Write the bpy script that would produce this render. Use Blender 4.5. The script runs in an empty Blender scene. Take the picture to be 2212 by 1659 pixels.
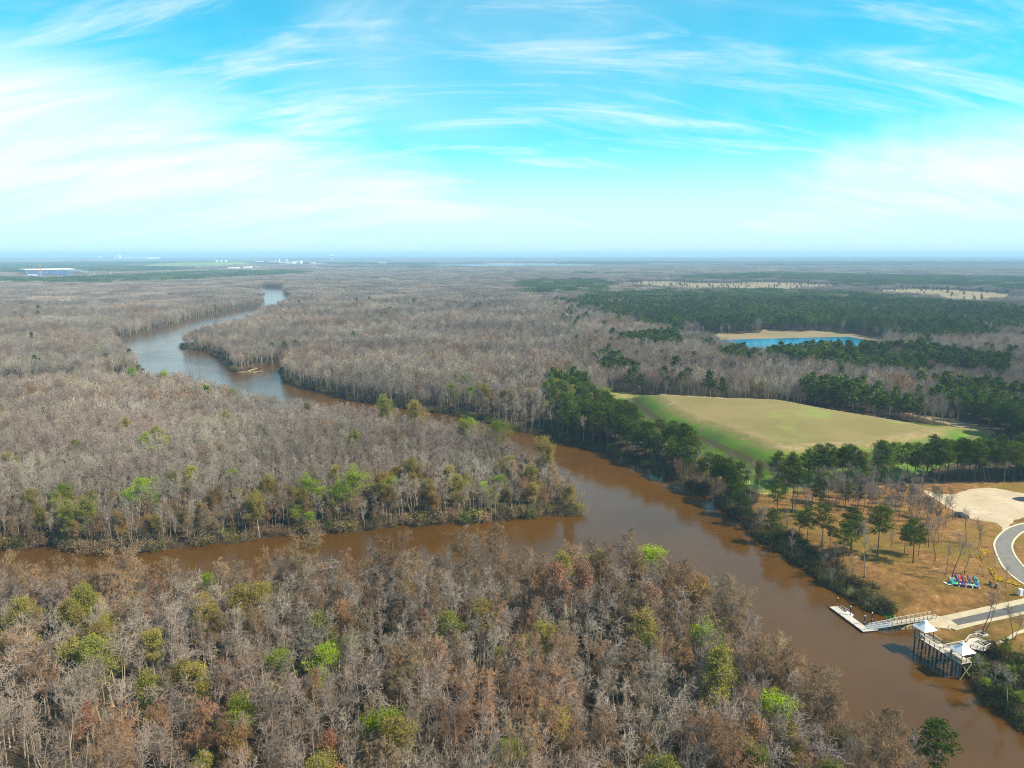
import bpy, bmesh, math, random
import numpy as np
from mathutils import Vector, Matrix

sc = bpy.context.scene
COL = sc.collection
R = math.radians
rnd = random.Random(7)
rng = np.random.default_rng(11)

# ------------------------------------------------------------------ camera
CAM_H, PITCH, FV, CX, CY = 100.0, R(10.06), 1585.0, 1106.0, 829.5
cd = bpy.data.cameras.new('camera')
cd.sensor_width = 36.0
cd.lens = 36.0 * FV / 2212.0
cd.clip_start, cd.clip_end = 0.5, 200000.0
cam = bpy.data.objects.new('camera', cd)
cam.location = (0, 0, CAM_H)
cam.rotation_euler = (R(90) - PITCH, R(0.06), 0)
COL.objects.link(cam)
sc.camera = cam

# ------------------------------------------------------------------ light
SUN_EL, SUN_AZ = R(46), R(108)                 # azimuth clockwise from +Y
sd = bpy.data.lights.new('sun', 'SUN')
sd.energy, sd.angle, sd.color = 5.0, R(0.53), (1.0, 0.91, 0.75)
sun = bpy.data.objects.new('sun', sd)
sdir = Vector((math.sin(SUN_AZ) * math.cos(SUN_EL), math.cos(SUN_AZ) * math.cos(SUN_EL), math.sin(SUN_EL)))
sun.rotation_euler = sdir.to_track_quat('Z', 'Y').to_euler()
sun.location = (60, -40, 300)
COL.objects.link(sun)

sc.view_settings.view_transform = 'Standard'
sc.view_settings.look = 'None'
sc.view_settings.exposure = 0.98
sc.view_settings.gamma = 1.0
sc.view_settings.use_curve_mapping = False
sc.render.engine = 'CYCLES'
cy = sc.cycles
cy.max_bounces, cy.diffuse_bounces, cy.glossy_bounces = 6, 2, 2
cy.transmission_bounces, cy.transparent_max_bounces, cy.volume_bounces = 2, 4, 0
cy.caustics_reflective = cy.caustics_refractive = False
cy.use_denoising = True
cy.denoiser = 'OPENIMAGEDENOISE'
cy.denoising_prefilter = 'NONE'
cy.denoising_input_passes = 'RGB_ALBEDO_NORMAL'
cy.filter_width = 1.1
cy.adaptive_threshold = 0.02
sc.render.use_persistent_data = False


class NT:
    """small helper around a node tree"""
    def __init__(s, tree):
        s.t = tree
        s.n = tree.nodes
        s.l = tree.links

    def new(s, typ, **kw):
        nd = s.n.new(typ)
        for k, v in kw.items():
            if k == 'i':
                for kk, vv in v.items():
                    s.set(nd.inputs[kk], vv)
            else:
                setattr(nd, k, v)
        return nd

    def set(s, sock, v):
        if isinstance(v, bpy.types.NodeSocket):
            s.l.new(v, sock)
        else:
            if hasattr(sock, 'default_value') and isinstance(v, tuple) and len(v) == 3 and len(sock.default_value) == 4:
                v = (*v, 1.0)
            sock.default_value = v

    def math(s, op, a, b=0.0, c=0.0, clamp=False):
        nd = s.new('ShaderNodeMath', operation=op, use_clamp=clamp)
        s.set(nd.inputs[0], a)
        s.set(nd.inputs[1], b)
        s.set(nd.inputs[2], c)
        return nd.outputs[0]

    def vmath(s, op, a, b=(0, 0, 0)):
        nd = s.new('ShaderNodeVectorMath', operation=op)
        s.set(nd.inputs[0], a)
        s.set(nd.inputs[1], b)
        return nd.outputs[0]

    def mix(s, f, a, b, blend='MIX'):
        nd = s.new('ShaderNodeMix', data_type='RGBA', blend_type=blend)
        s.set(nd.inputs[0], f)
        s.set(nd.inputs[6], a)
        s.set(nd.inputs[7], b)
        return nd.outputs[2]

    def noise(s, vec, scale, detail=4.0, rough=0.55, dist=0.0):
        nd = s.new('ShaderNodeTexNoise')
        s.set(nd.inputs['Vector'], vec)
        s.set(nd.inputs['Scale'], scale)
        s.set(nd.inputs['Detail'], detail)
        s.set(nd.inputs['Roughness'], rough)
        s.set(nd.inputs['Distortion'], dist)
        return nd.outputs['Fac']

    def step(s, x, lo, hi, smooth=True):
        nd = s.new('ShaderNodeMapRange', interpolation_type='SMOOTHSTEP' if smooth else 'LINEAR', clamp=True)
        s.set(nd.inputs[0], x)
        s.set(nd.inputs[1], lo)
        s.set(nd.inputs[2], hi)
        nd.inputs[3].default_value = 0.0
        nd.inputs[4].default_value = 1.0
        return nd.outputs[0]


# ------------------------------------------------------------------ world
w = bpy.data.worlds.new('World')
sc.world = w
w.use_nodes = True
W = NT(w.node_tree)
W.n.clear()
sky = W.new('ShaderNodeTexSky', sky_type='NISHITA')
sky.sun_disc = False
sky.sun_elevation = SUN_EL
sky.sun_rotation = SUN_AZ
sky.altitude = 50.0
sky.air_density, sky.dust_density, sky.ozone_density = 1.0, 0.6, 1.0
tc = W.new('ShaderNodeTexCoord').outputs['Generated']
sep = W.new('ShaderNodeSeparateXYZ', i={0: tc})
X, Y, Z = sep.outputs
el = W.math('MULTIPLY', W.math('ARCSINE', Z), 57.2958)
az = W.math('MULTIPLY', W.math('ARCTAN2', X, Y), 57.2958)
cyan = W.mix(1.0, sky.outputs[0], (0.36, 1.86, 1.86), 'MULTIPLY')
# cirrus: sheets on a high plane seen in perspective, stretched along one wind direction
zz = W.math('ADD', W.math('MAXIMUM', Z, 0.0), 0.45)
px = W.math('DIVIDE', X, zz)
py = W.math('DIVIDE', Y, zz)
cv = W.new('ShaderNodeCombineXYZ', i={0: px, 1: py, 2: 0.0}).outputs[0]
mp = W.new('ShaderNodeMapping', i={0: cv, 2: (0, 0, R(-24)), 3: (0.50, 0.95, 1.0)}).outputs[0]
n1 = W.noise(mp, 1.7, 7.0, 0.60, 1.4)
mp2 = W.new('ShaderNodeMapping', i={0: cv, 1: (3.1, 1.7, 0), 2: (0, 0, R(32)), 3: (0.5, 2.2, 1.0)}).outputs[0]
n2 = W.noise(mp2, 2.2, 8.0, 0.64, 1.2)
# height up to which the cloud bank reaches, by compass direction
ramp = W.new('ShaderNodeValToRGB')
W.set(ramp.inputs[0], W.step(az, -60.0, 60.0, False))
cr = ramp.color_ramp
cr.interpolation = 'B_SPLINE'
pts_ = [(-60, 13), (-36, 13.2), (-25, 11.5), (-14, 9.2), (-5, 7.4), (3, 4.2), (10, 1.5), (16, 3.8), (24, 8.6), (36, 10.6), (60, 11)]
while len(cr.elements) < len(pts_):
    cr.elements.new(0.5)
for e, (a, t) in zip(cr.elements, pts_):
    e.position = (a + 60) / 120.0
    e.color = (t / 20, t / 20, t / 20, 1)
T = W.math('MULTIPLY', ramp.outputs[0], 20.0)
edge = W.math('ADD', W.math('SUBTRACT', T, el), W.math('MULTIPLY', W.math('SUBTRACT', n1, 0.5), 13.0))
bank = W.step(edge, -1.8, 4.2)
mp3 = W.new('ShaderNodeMapping', i={0: cv, 1: (7.7, 2.2, 0), 2: (0, 0, R(-50)), 3: (0.55, 3.4, 1.0)}).outputs[0]
n3 = W.noise(mp3, 2.6, 9.0, 0.66, 1.1)
veil = W.math('MULTIPLY', W.step(W.noise(cv, 1.3, 3.0, 0.5, 0.5), 0.40, 0.66), 0.26)
wisps = W.math('ADD', W.math('MULTIPLY', W.step(n2, 0.46, 0.74), 0.58), W.math('MULTIPLY', W.step(n3, 0.48, 0.76), 0.58))
wisps = W.math('ADD', wisps, W.math('ADD', veil, W.math('MULTIPLY', W.step(n1, 0.48, 0.80), 0.40)))
low = W.math('SUBTRACT', 1.0, W.step(el, 0.0, 10.0))
mask = W.math('MAXIMUM', W.math('MULTIPLY', bank, W.math('MULTIPLY_ADD', W.step(W.math('MULTIPLY_ADD', n3, 0.5, W.math('MULTIPLY', n2, 0.5)), 0.36, 0.60), 0.32, 0.60)), W.math('MINIMUM', W.math('MULTIPLY', wisps, 0.9), 0.66))
mask = W.math('MAXIMUM', mask, W.math('MULTIPLY', low, 0.86))
cloud_col = W.mix(W.step(el, 0.0, 5.0), (7.0, 8.9, 9.9), (9.6, 10.3, 10.4))
skyc = W.mix(mask, cyan, cloud_col)
bg = W.new('ShaderNodeBackground', i={0: skyc, 1: 0.057})
out = W.new('ShaderNodeOutputWorld')
W.l.new(bg.outputs[0], out.inputs[0])


# ------------------------------------------------------------------ picture -> place helpers
def ray(vx, vy):
    x, y = (vx - CX) / FV, (CY - vy) / FV
    return np.array([x, math.cos(PITCH) + y * math.sin(PITCH), -math.sin(PITCH) + y * math.cos(PITCH)])


def at(vx, vy, z=0.0):
    d = ray(vx, vy)
    t = (z - CAM_H) / d[2]
    return np.array([d[0] * t, d[1] * t])


def poly(pts, z=0.0):
    return np.array([at(a, b, z) for a, b in pts])


def inside(P, q):
    """points q (n,2) inside polygon P"""
    x, y = q[:, 0], q[:, 1]
    r = np.zeros(len(q), bool)
    bx0, by0 = P.min(0)
    bx1, by1 = P.max(0)
    idx = np.nonzero((x >= bx0) & (x <= bx1) & (y >= by0) & (y <= by1))[0]
    if not len(idx):
        return r
    xs, ys = x[idx], y[idx]
    c = np.zeros(len(idx), bool)
    for i in range(len(P)):
        x1, y1 = P[i - 1]
        x2, y2 = P[i]
        if y1 == y2:
            continue
        m = (y1 > ys) != (y2 > ys)
        c ^= m & (xs < (x2 - x1) * (ys - y1) / (y2 - y1) + x1)
    r[idx] = c
    return r


def dist(P, q, closed=True):
    """distance of q to polyline P"""
    best = np.full(len(q), 1e12)
    n = len(P)
    for i in range(n if closed else n - 1):
        a, b = P[i], P[(i + 1) % n]
        ab = b - a
        t = np.clip(((q - a) @ ab) / max(ab @ ab, 1e-9), 0, 1)
        d = q - a - t[:, None] * ab
        best = np.minimum(best, (d * d).sum(1))
    return np.sqrt(best)


def smooth(x):
    x = np.clip(x, 0, 1)
    return x * x * (3 - 2 * x)


def wobble(q, s, seed=0.0):
    """cheap smooth noise -1..1"""
    x, y = q[:, 0] / s, q[:, 1] / s
    return (np.sin(1.9 * x + 1.3 * y + seed) + np.sin(-1.1 * x + 2.3 * y + 1.7 * seed + 2)
            + np.sin(3.1 * x - 0.7 * y + seed * .6 + 4) + np.sin(0.6 * x + 3.7 * y + 5 + seed)) / 4


def densify(P, step, amp, seed=1, closed=True):
    """break the straight edges of a shoreline into natural wiggles"""
    r2 = np.random.default_rng(seed)
    o = []
    n = len(P)
    for i in range(n if closed else n - 1):
        a, b = P[i], P[(i + 1) % n]
        L = np.linalg.norm(b - a)
        k = max(1, min(14, int(L / step)))
        nrm = np.array([-(b - a)[1], (b - a)[0]]) / max(L, 1e-6)
        for j in range(k):
            off = r2.normal(0, amp) if j else r2.normal(0, amp * .4)
            o.append(a + (b - a) * j / k + nrm * off)
    return np.array(o)


# ------------------------------------------------------------------ the lay of the land
RIGHT_BANK = [(2600, 1800), (2212, 1568), (2113, 1483), (2085, 1440), (2060, 1405), (2034, 1385), (2010, 1362), (1990, 1350),
              (1932, 1338), (1905, 1322), (1876, 1308), (1840, 1290), (1810, 1273), (1758, 1237), (1698, 1192), (1637, 1155),
              (1607, 1122), (1575, 1100), (1543, 1077), (1514, 1061), (1453, 1033), (1394, 1009), (1365, 991), (1313, 977),
              (1253, 965), (1217, 951), (1103, 925), (990, 898), (857, 880), (757, 863), (700, 850), (655, 838), (620, 827),
              (605, 808), (612, 793)]
REST = [(640, 784), (640, 781), (567, 788), (540, 797), (507, 802), (496, 792), (483, 777), (443, 757), (397, 753), (390, 748), (405, 741), (470, 722), (530, 702), (575, 682),
        (606, 664), (628, 648), (614, 636), (610, 622), (558, 620), (556, 629), (568, 641), (570, 652), (560, 661), (547, 664),
        (500, 671), (407, 691), (360, 706), (307, 719), (247, 735), (258, 752), (280, 778), (298, 797), (306, 802), (300, 808),
        (200, 819), (0, 829), (-500, 840), (-900, 1330), (-150, 1335), (0, 1328), (200, 1345), (460, 1345), (600, 1335),
        (700, 1322), (900, 1312), (1100, 1298), (1200, 1310), (1350, 1298), (1440, 1320), (1500, 1362), (1560, 1410),
        (1640, 1500), (1720, 1562), (1780, 1622), (1830, 1690), (1872, 1722), (1925, 1765), (1975, 1790), (1990, 1712), (2030, 1706), (2052, 1740), (2050, 1830),
        (2085, 2100), (2300, 2400)]
ISLAND = [(-450, 858), (0, 845), (200, 838), (310, 840), (400, 843), (470, 862), (540, 890), (600, 908), (700, 918), (790, 930),
          (900, 945), (1000, 963), (1100, 1002), (1180, 1045), (1230, 1080), (1256, 1104), (1250, 1113), (1207, 1111), (1123, 1121), (983, 1131),
          (880, 1135), (777, 1145), (690, 1151), (590, 1158), (510, 1170), (420, 1179), (270, 1193), (168, 1193), (105, 1181),
          (0, 1187), (-150, 1180), (-600, 1165)]
OUT = densify(poly(RIGHT_BANK + REST), 9.0, 0.9, 3)
ISL = densify(poly(ISLAND), 9.0, 0.9, 4)
RB = poly(RIGHT_BANK)
NEARWOOD = poly([(-900, 1330), (-150, 1335), (0, 1328), (200, 1345), (460, 1345), (600, 1335), (700, 1322), (900, 1312),
                 (1100, 1298), (1200, 1310), (1350, 1298), (1440, 1320), (1500, 1362), (1560, 1410), (1640, 1500), (1720, 1562),
                 (1780, 1622), (1830, 1690), (1872, 1722), (1925, 1765), (1975, 1790), (1990, 1712), (2030, 1706), (2052, 1740), (2050, 1830), (2085, 2100), (2300, 2400), (2300, 2600), (-900, 2600)])


def shore(q):
    """signed distance to the water's edge, positive on land"""
    d = np.minimum(dist(OUT, q), dist(ISL, q))
    wet = inside(OUT, q) & ~inside(ISL, q)
    return np.where(wet, -d, d)


PLATEAU = 4.0
PARK = poly([(1600, 1120), (1640, 1082), (1720, 1066), (1800, 1062), (2000, 1056), (2400, 1050), (2700, 1400), (2700, 1850), (2600, 1800), (2212, 1568),
             (2113, 1483), (2085, 1440), (2060, 1405), (2034, 1385), (2010, 1362), (1990, 1350), (1932, 1338), (1876, 1308),
             (1810, 1273), (1758, 1237), (1698, 1192), (1637, 1155)], 2.0)
UPLAND = np.vstack([RB[1:34], poly([(700, 790), (1100, 700), (1300, 600), (2800, 600), (3600, 1400), (3000, 2100)])])
RAMP_A, RAMP_B = at(2003, 1357, 0.2), at(2225, 1296, 4.0)


def ramp_t(q):
    ab = RAMP_B - RAMP_A
    L = np.linalg.norm(ab)
    u = ab / L
    s = (q - RAMP_A) @ u
    t = np.abs((q - RAMP_A) @ np.array([-u[1], u[0]]))
    return s, t, L


def ground_z(q):
    q = np.atleast_2d(np.asarray(q, float))
    d = np.full(len(q), 900.0)
    D = np.hypot(q[:, 0], q[:, 1])
    near = (D < 3200)
    d[near] = shore(q[near])
    land = 0.25 + 0.5 * smooth(d / 3.0) + 0.15 * wobble(q, 11) * smooth(d / 3)
    z = np.where(d > 0, land * smooth(d / 1.2 + .3), -1.6 * smooth(-d / 5.0) - .02)
    up = np.zeros(len(q), bool)
    up[near] = inside(UPLAND, q[near])
    zu = 0.2 + (PLATEAU - 0.2) * smooth((d + .5) / 15.0)
    zu = zu + 0.12 * wobble(q, 6.0) * smooth(d / 6) * smooth((40 - d) / 20)
    z = np.where(up & (d > 0), np.maximum(z, zu), z)
    far = (~up) & (D > 3000)
    z = np.where(far, 1.5, z)
    s, t, L = ramp_t(q)
    k = smooth((9.5 - t) / 5.0) * (s > -4) * (s < L + 30)
    zr = np.clip(0.1 + s / L * (PLATEAU - .1), -1.0, PLATEAU)
    z = np.where((k > 0) & (d > -4), z * (1 - k) + zr * k, z)
    return z


def on_ground(vx, vy, guess=2.0):
    z = guess
    for _ in range(12):
        p = at(vx, vy, z)
        z = 0.5 * z + 0.5 * float(ground_z([p])[0])
    p = at(vx, vy, z)
    return Vector((p[0], p[1], float(ground_z([p])[0])))


# ------------------------------------------------------------------ object helpers
def tag(o, label=None, cat=None, group=None, kind=None):
    if label:
        o['label'] = label
    if cat:
        o['category'] = cat
    if group:
        o['group'] = group
    if kind:
        o['kind'] = kind
    return o


def link(name, data, parent=None, loc=None):
    o = bpy.data.objects.new(name, data)
    COL.objects.link(o)
    if parent is not None:
        o.parent = parent
    if loc is not None:
        o.location = loc
    return o


def empty(name, loc=(0, 0, 0), rz=0.0):
    o = bpy.data.objects.new(name, None)
    o.empty_display_size = 0.5
    COL.objects.link(o)
    o.location = loc
    o.rotation_euler = (0, 0, rz)
    return o


def mesh_np(name, V, F, mats=(), mi=None, shade=False):
    """V (n,3), F (m,k) of one face size"""
    V = np.asarray(V, np.float32)
    F = np.asarray(F, np.int32)
    me = bpy.data.meshes.new(name)
    m, k = F.shape
    me.vertices.add(len(V))
    me.vertices.foreach_set('co', V.ravel())
    me.loops.add(m * k)
    me.loops.foreach_set('vertex_index', F.ravel())
    me.polygons.add(m)
    me.polygons.foreach_set('loop_start', np.arange(m, dtype=np.int32) * k)
    me.polygons.foreach_set('loop_total', np.full(m, k, np.int32))
    for x in mats:
        me.materials.append(x)
    if mi is not None:
        me.polygons.foreach_set('material_index', np.asarray(mi, np.int32))
    me.polygons.foreach_set('use_smooth', np.full(m, shade, bool))
    me.update(calc_edges=True)
    return me


class MB:
    """collects simple solids into one mesh"""
    def __init__(s):
        s.v, s.f = [], []

    def add(s, vs, fs):
        b = len(s.v)
        s.v += [tuple(p) for p in vs]
        s.f += [tuple(b + i for i in f) for f in fs]
        return s

    def box(s, c, size, rz=0.0, taper=1.0):
        hx, hy, hz = size[0] / 2, size[1] / 2, size[2] / 2
        co, si = math.cos(rz), math.sin(rz)
        vs = []
        for z, k in ((-hz, 1.0), (hz, taper)):
            for x, y in ((-hx, -hy), (hx, -hy), (hx, hy), (-hx, hy)):
                x, y = x * k, y * k
                vs.append((c[0] + x * co - y * si, c[1] + x * si + y * co, c[2] + z))
        return s.add(vs, [(3, 2, 1, 0), (4, 5, 6, 7), (0, 1, 5, 4), (1, 2, 6, 5), (2, 3, 7, 6), (3, 0, 4, 7)])

    def bar(s, a, b, wd, ht=None, n=4, r2=None):
        a, b = Vector(a), Vector(b)
        d = (b - a)
        if d.length < 1e-6:
            return s
        d.normalize()
        up = Vector((0, 0, 1)) if abs(d.z) < 0.95 else Vector((0, 1, 0))
        x = d.cross(up).normalized()
        y = x.cross(d)
        ht = ht or wd
        vs = []
        for p, k in ((a, 1.0), (b, r2 if r2 is not None else 1.0)):
            for i in range(n):
                t = 2 * math.pi * (i + .5) / n
                q = math.sqrt(2) if n == 4 else 1.0
                vs.append(p + (x * math.cos(t) * wd / 2 + y * math.sin(t) * ht / 2) * q * k)
        fs = [(i, (i + 1) % n, n + (i + 1) % n, n + i) for i in range(n)]
        return s.add(vs, fs + [tuple(range(n))[::-1], tuple(range(n, 2 * n))])

    def prism(s, pts, z0, z1):
        n = len(pts)
        a = sum(pts[i - 1][0] * pts[i][1] - pts[i][0] * pts[i - 1][1] for i in range(n))
        if a < 0:
            pts = pts[::-1]
        vs = [(p[0], p[1], z0) for p in pts] + [(p[0], p[1], z1) for p in pts]
        fs = [(i, (i + 1) % n, n + (i + 1) % n, n + i) for i in range(n)]
        return s.add(vs, fs + [tuple(range(n))[::-1], tuple(range(n, 2 * n))])

    def build(s, name, mat, parent=None, smooth_=False, loc=None):
        me = bpy.data.meshes.new(name)
        me.from_pydata(s.v, [], s.f)
        me.materials.append(mat)
        if smooth_:
            me.polygons.foreach_set('use_smooth', np.ones(len(me.polygons), bool))
        me.update()
        return link(name, me, parent, loc)


# ------------------------------------------------------------------ materials
def mat_new(name):
    m = bpy.data.materials.new(name)
    m.use_nodes = True
    t = NT(m.node_tree)
    t.n.clear()
    o = t.new('ShaderNodeOutputMaterial')
    return m, t, o


def plain(name, col, rough=0.7, var=0.15, scale=3.0, metal=0.0, spec=0.3, bump=0.0):
    """painted / timber / concrete surface with mottling and grain"""
    m, t, o = mat_new(name)
    g = t.new('ShaderNodeTexCoord').outputs['Object']
    n = t.noise(g, scale, 6.0, 0.65)
    k = t.step(n, 0.28, 0.72)
    col = tuple(x * .86 for x in col)
    c = t.mix(k, tuple(x * (1 - var) for x in col), tuple(min(1, x * (1 + var)) for x in col))
    b = t.new('ShaderNodeBsdfPrincipled', i={'Base Color': c, 'Roughness': rough, 'Metallic': metal, 'Specular IOR Level': spec})
    if bump:
        bp = t.new('ShaderNodeBump', i={'Strength': bump, 'Distance': 0.05, 'Height': n})
        t.l.new(bp.outputs[0], b.inputs['Normal'])
    t.l.new(b.outputs[0], o.inputs[0])
    return m


def twig_mat(name, c1, c2, c3, trans=0.0, scale=0.028, rand=0.3):
    """bark, twigs or leaves: hue drifts from stand to stand and from tree to tree"""
    m, t, o = mat_new(name)
    oi = t.new('ShaderNodeObjectInfo')
    n = t.noise(oi.outputs['Location'], scale, 3.0, 0.6)
    k = t.step(n, 0.36, 0.64)
    c = t.mix(k, c1, c2)
    r = oi.outputs['Random']
    c = t.mix(t.step(r, 0.45, 1.0, False), c, c3)
    h = t.math('FRACT', t.math('MULTIPLY', r, 17.31))
    geo = t.new('ShaderNodeTexCoord').outputs['Object']
    fine = t.noise(geo, 1.6, 3.0, 0.6)
    stand = t.step(t.noise(oi.outputs['Location'], 0.0065, 3.0, 0.6), .34, .66)
    hue = t.step(t.noise(t.vmath('ADD', oi.outputs['Location'], (913.0, 377.0, 0.0)), 0.0055, 3.0, 0.6), .42, .62)
    c = t.mix(t.math('MULTIPLY', hue, 0.28), c, t.mix(1.0, c, (1.12, 0.90, 0.80), 'MULTIPLY'))
    br0 = t.math('MULTIPLY_ADD', stand, 0.38, 0.60)
    br = t.math('MULTIPLY', t.math('ADD', 1.0 - rand, t.math('MULTIPLY', h, 2 * rand)), t.math('ADD', 0.55, t.math('MULTIPLY', fine, 0.9)))
    br = t.math('MULTIPLY', br, br0)
    bc = t.new('ShaderNodeCombineXYZ', i={0: br, 1: br, 2: br}).outputs[0]
    c = t.mix(1.0, c, bc, 'MULTIPLY')
    d = t.new('ShaderNodeBsdfDiffuse', i={'Color': c, 'Roughness': 0.3})
    sh = d.outputs[0]
    if trans:
        tr = t.new('ShaderNodeBsdfTranslucent', i={'Color': c})
        mx = t.new('ShaderNodeMixShader', i={0: trans, 1: sh, 2: tr.outputs[0]})
        sh = mx.outputs[0]
    t.l.new(sh, o.inputs[0])
    return m


M = {}
M['bare_bark'] = twig_mat('grey_bark', (0.385, 0.335, 0.245), (0.27, 0.205, 0.16), (0.38, 0.32, 0.22))
M['bare_twig'] = twig_mat('grey_twigs', (0.325, 0.280, 0.222), (0.285, 0.215, 0.190), (0.285, 0.238, 0.192))
M['dark_bark'] = twig_mat('dark_bark', (0.10, 0.08, 0.065), (0.13, 0.10, 0.08), (0.16, 0.13, 0.11))
M['cyp_twig'] = twig_mat('cypress_twigs', (0.262, 0.176, 0.112), (0.285, 0.160, 0.088), (0.225, 0.175, 0.105))
M['cyp_bark'] = twig_mat('cypress_bark', (0.17, 0.13, 0.105), (0.22, 0.17, 0.14), (0.2, 0.14, 0.1))
M['red_twig'] = twig_mat('red_buds', (0.40, 0.17, 0.08), (0.36, 0.16, 0.12), (0.44, 0.20, 0.06))
M['leaf_green'] = twig_mat('spring_leaves', (0.28, 0.40, 0.012), (0.32, 0.40, 0.02), (0.19, 0.32, 0.012), 0.4)
M['leaf_olive'] = twig_mat('olive_buds', (0.31, 0.29, 0.05), (0.33, 0.26, 0.06), (0.27, 0.31, 0.045), 0.3)
M['leaf_ochre'] = twig_mat('ochre_buds', (0.42, 0.24, 0.045), (0.40, 0.28, 0.05), (0.44, 0.19, 0.04), 0.3)
M['needle'] = twig_mat('pine_needles', (0.078, 0.122, 0.016), (0.115, 0.155, 0.016), (0.058, 0.090, 0.018), 0.15)
M['pine_bark'] = twig_mat('pine_bark', (0.13, 0.09, 0.065), (0.16, 0.115, 0.085), (0.1, 0.075, 0.06))
M['shrub_dark'] = twig_mat('shrub_leaves', (0.085, 0.080, 0.034), (0.125, 0.10, 0.05), (0.095, 0.125, 0.022), 0.15)
M['shrub_brown'] = twig_mat('shrub_twigs', (0.22, 0.155, 0.10), (0.26, 0.165, 0.10), (0.19, 0.155, 0.095))


def ground_mat():
    m, t, o = mat_new('land')
    pos = t.new('ShaderNodeNewGeometry').outputs['Position']
    at_ = t.new('ShaderNodeAttribute', attribute_name='cover')
    s3 = t.new('ShaderNodeSeparateColor', i={0: at_.outputs['Color']})
    straw, grass, tan = s3.outputs
    rag = t.math('MULTIPLY', t.math('SUBTRACT', t.noise(pos, 0.22, 5.0, 0.65), 0.5), 0.9)
    a = t.noise(pos, 0.055, 5.0, 0.6)
    b = t.noise(pos, 0.35, 6.0, 0.68)
    c_ = t.noise(pos, 1.7, 5.0, 0.7)
    g2 = t.noise(pos, 0.012, 4.0, 0.6)
    floor_ = t.mix(t.step(b, .35, .7), (0.030, 0.022, 0.012), (0.085, 0.056, 0.030))
    floor_ = t.mix(t.math('MULTIPLY', t.step(a, .52, .68), .4), floor_, (0.06, 0.075, 0.022))
    # pine straw and thin turf
    st = t.mix(t.step(b, .32, .66), (0.115, 0.060, 0.018), (0.285, 0.145, 0.048))
    st = t.mix(t.math('MULTIPLY', t.step(c_, .42, .75), .6), st, (0.14, 0.085, 0.035))
    turf = t.mix(t.step(c_, .3, .7), (0.105, 0.083, 0.011), (0.215, 0.14, 0.026))
    st = t.mix(t.math('MULTIPLY', t.step(a, .46, .66), .85), st, turf)
    bare = t.math('MULTIPLY', t.step(b, .60, .72), t.step(c_, .44, .56))
    st = t.mix(t.math('MULTIPLY', bare, .75), st, (0.50, 0.40, 0.26))
    gr = t.mix(t.step(a, .42, .60), (0.12, 0.16, 0.022), (0.27, 0.22, 0.08))
    gr = t.mix(t.math('MULTIPLY', t.step(b, .45, .75), .55), gr, (0.20, 0.155, 0.07))
    tn = t.mix(t.step(g2, .4, .62), (0.255, 0.185, 0.115), (0.19, 0.155, 0.08))
    tn = t.mix(t.math('MULTIPLY', t.step(a, .5, .7), .7), tn, (0.23, 0.20, 0.12))
    def m_(x):
        return t.step(t.math('ADD', x, rag), .42, .58)
    c = t.mix(m_(straw), floor_, st)
    c = t.mix(m_(grass), c, gr)
    c = t.mix(m_(tan), c, tn)
    bp = t.new('ShaderNodeBump', i={'Strength': 0.6, 'Distance': 0.25, 'Height': c_})
    c = t.mix(1.0, c, (0.86, 0.84, 0.83), 'MULTIPLY')
    d = t.new('ShaderNodeBsdfPrincipled', i={'Base Color': c, 'Roughness': 0.95, 'Specular IOR Level': 0.1, 'Normal': bp.outputs[0]})
    t.l.new(d.outputs[0], o.inputs[0])
    return m


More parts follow.
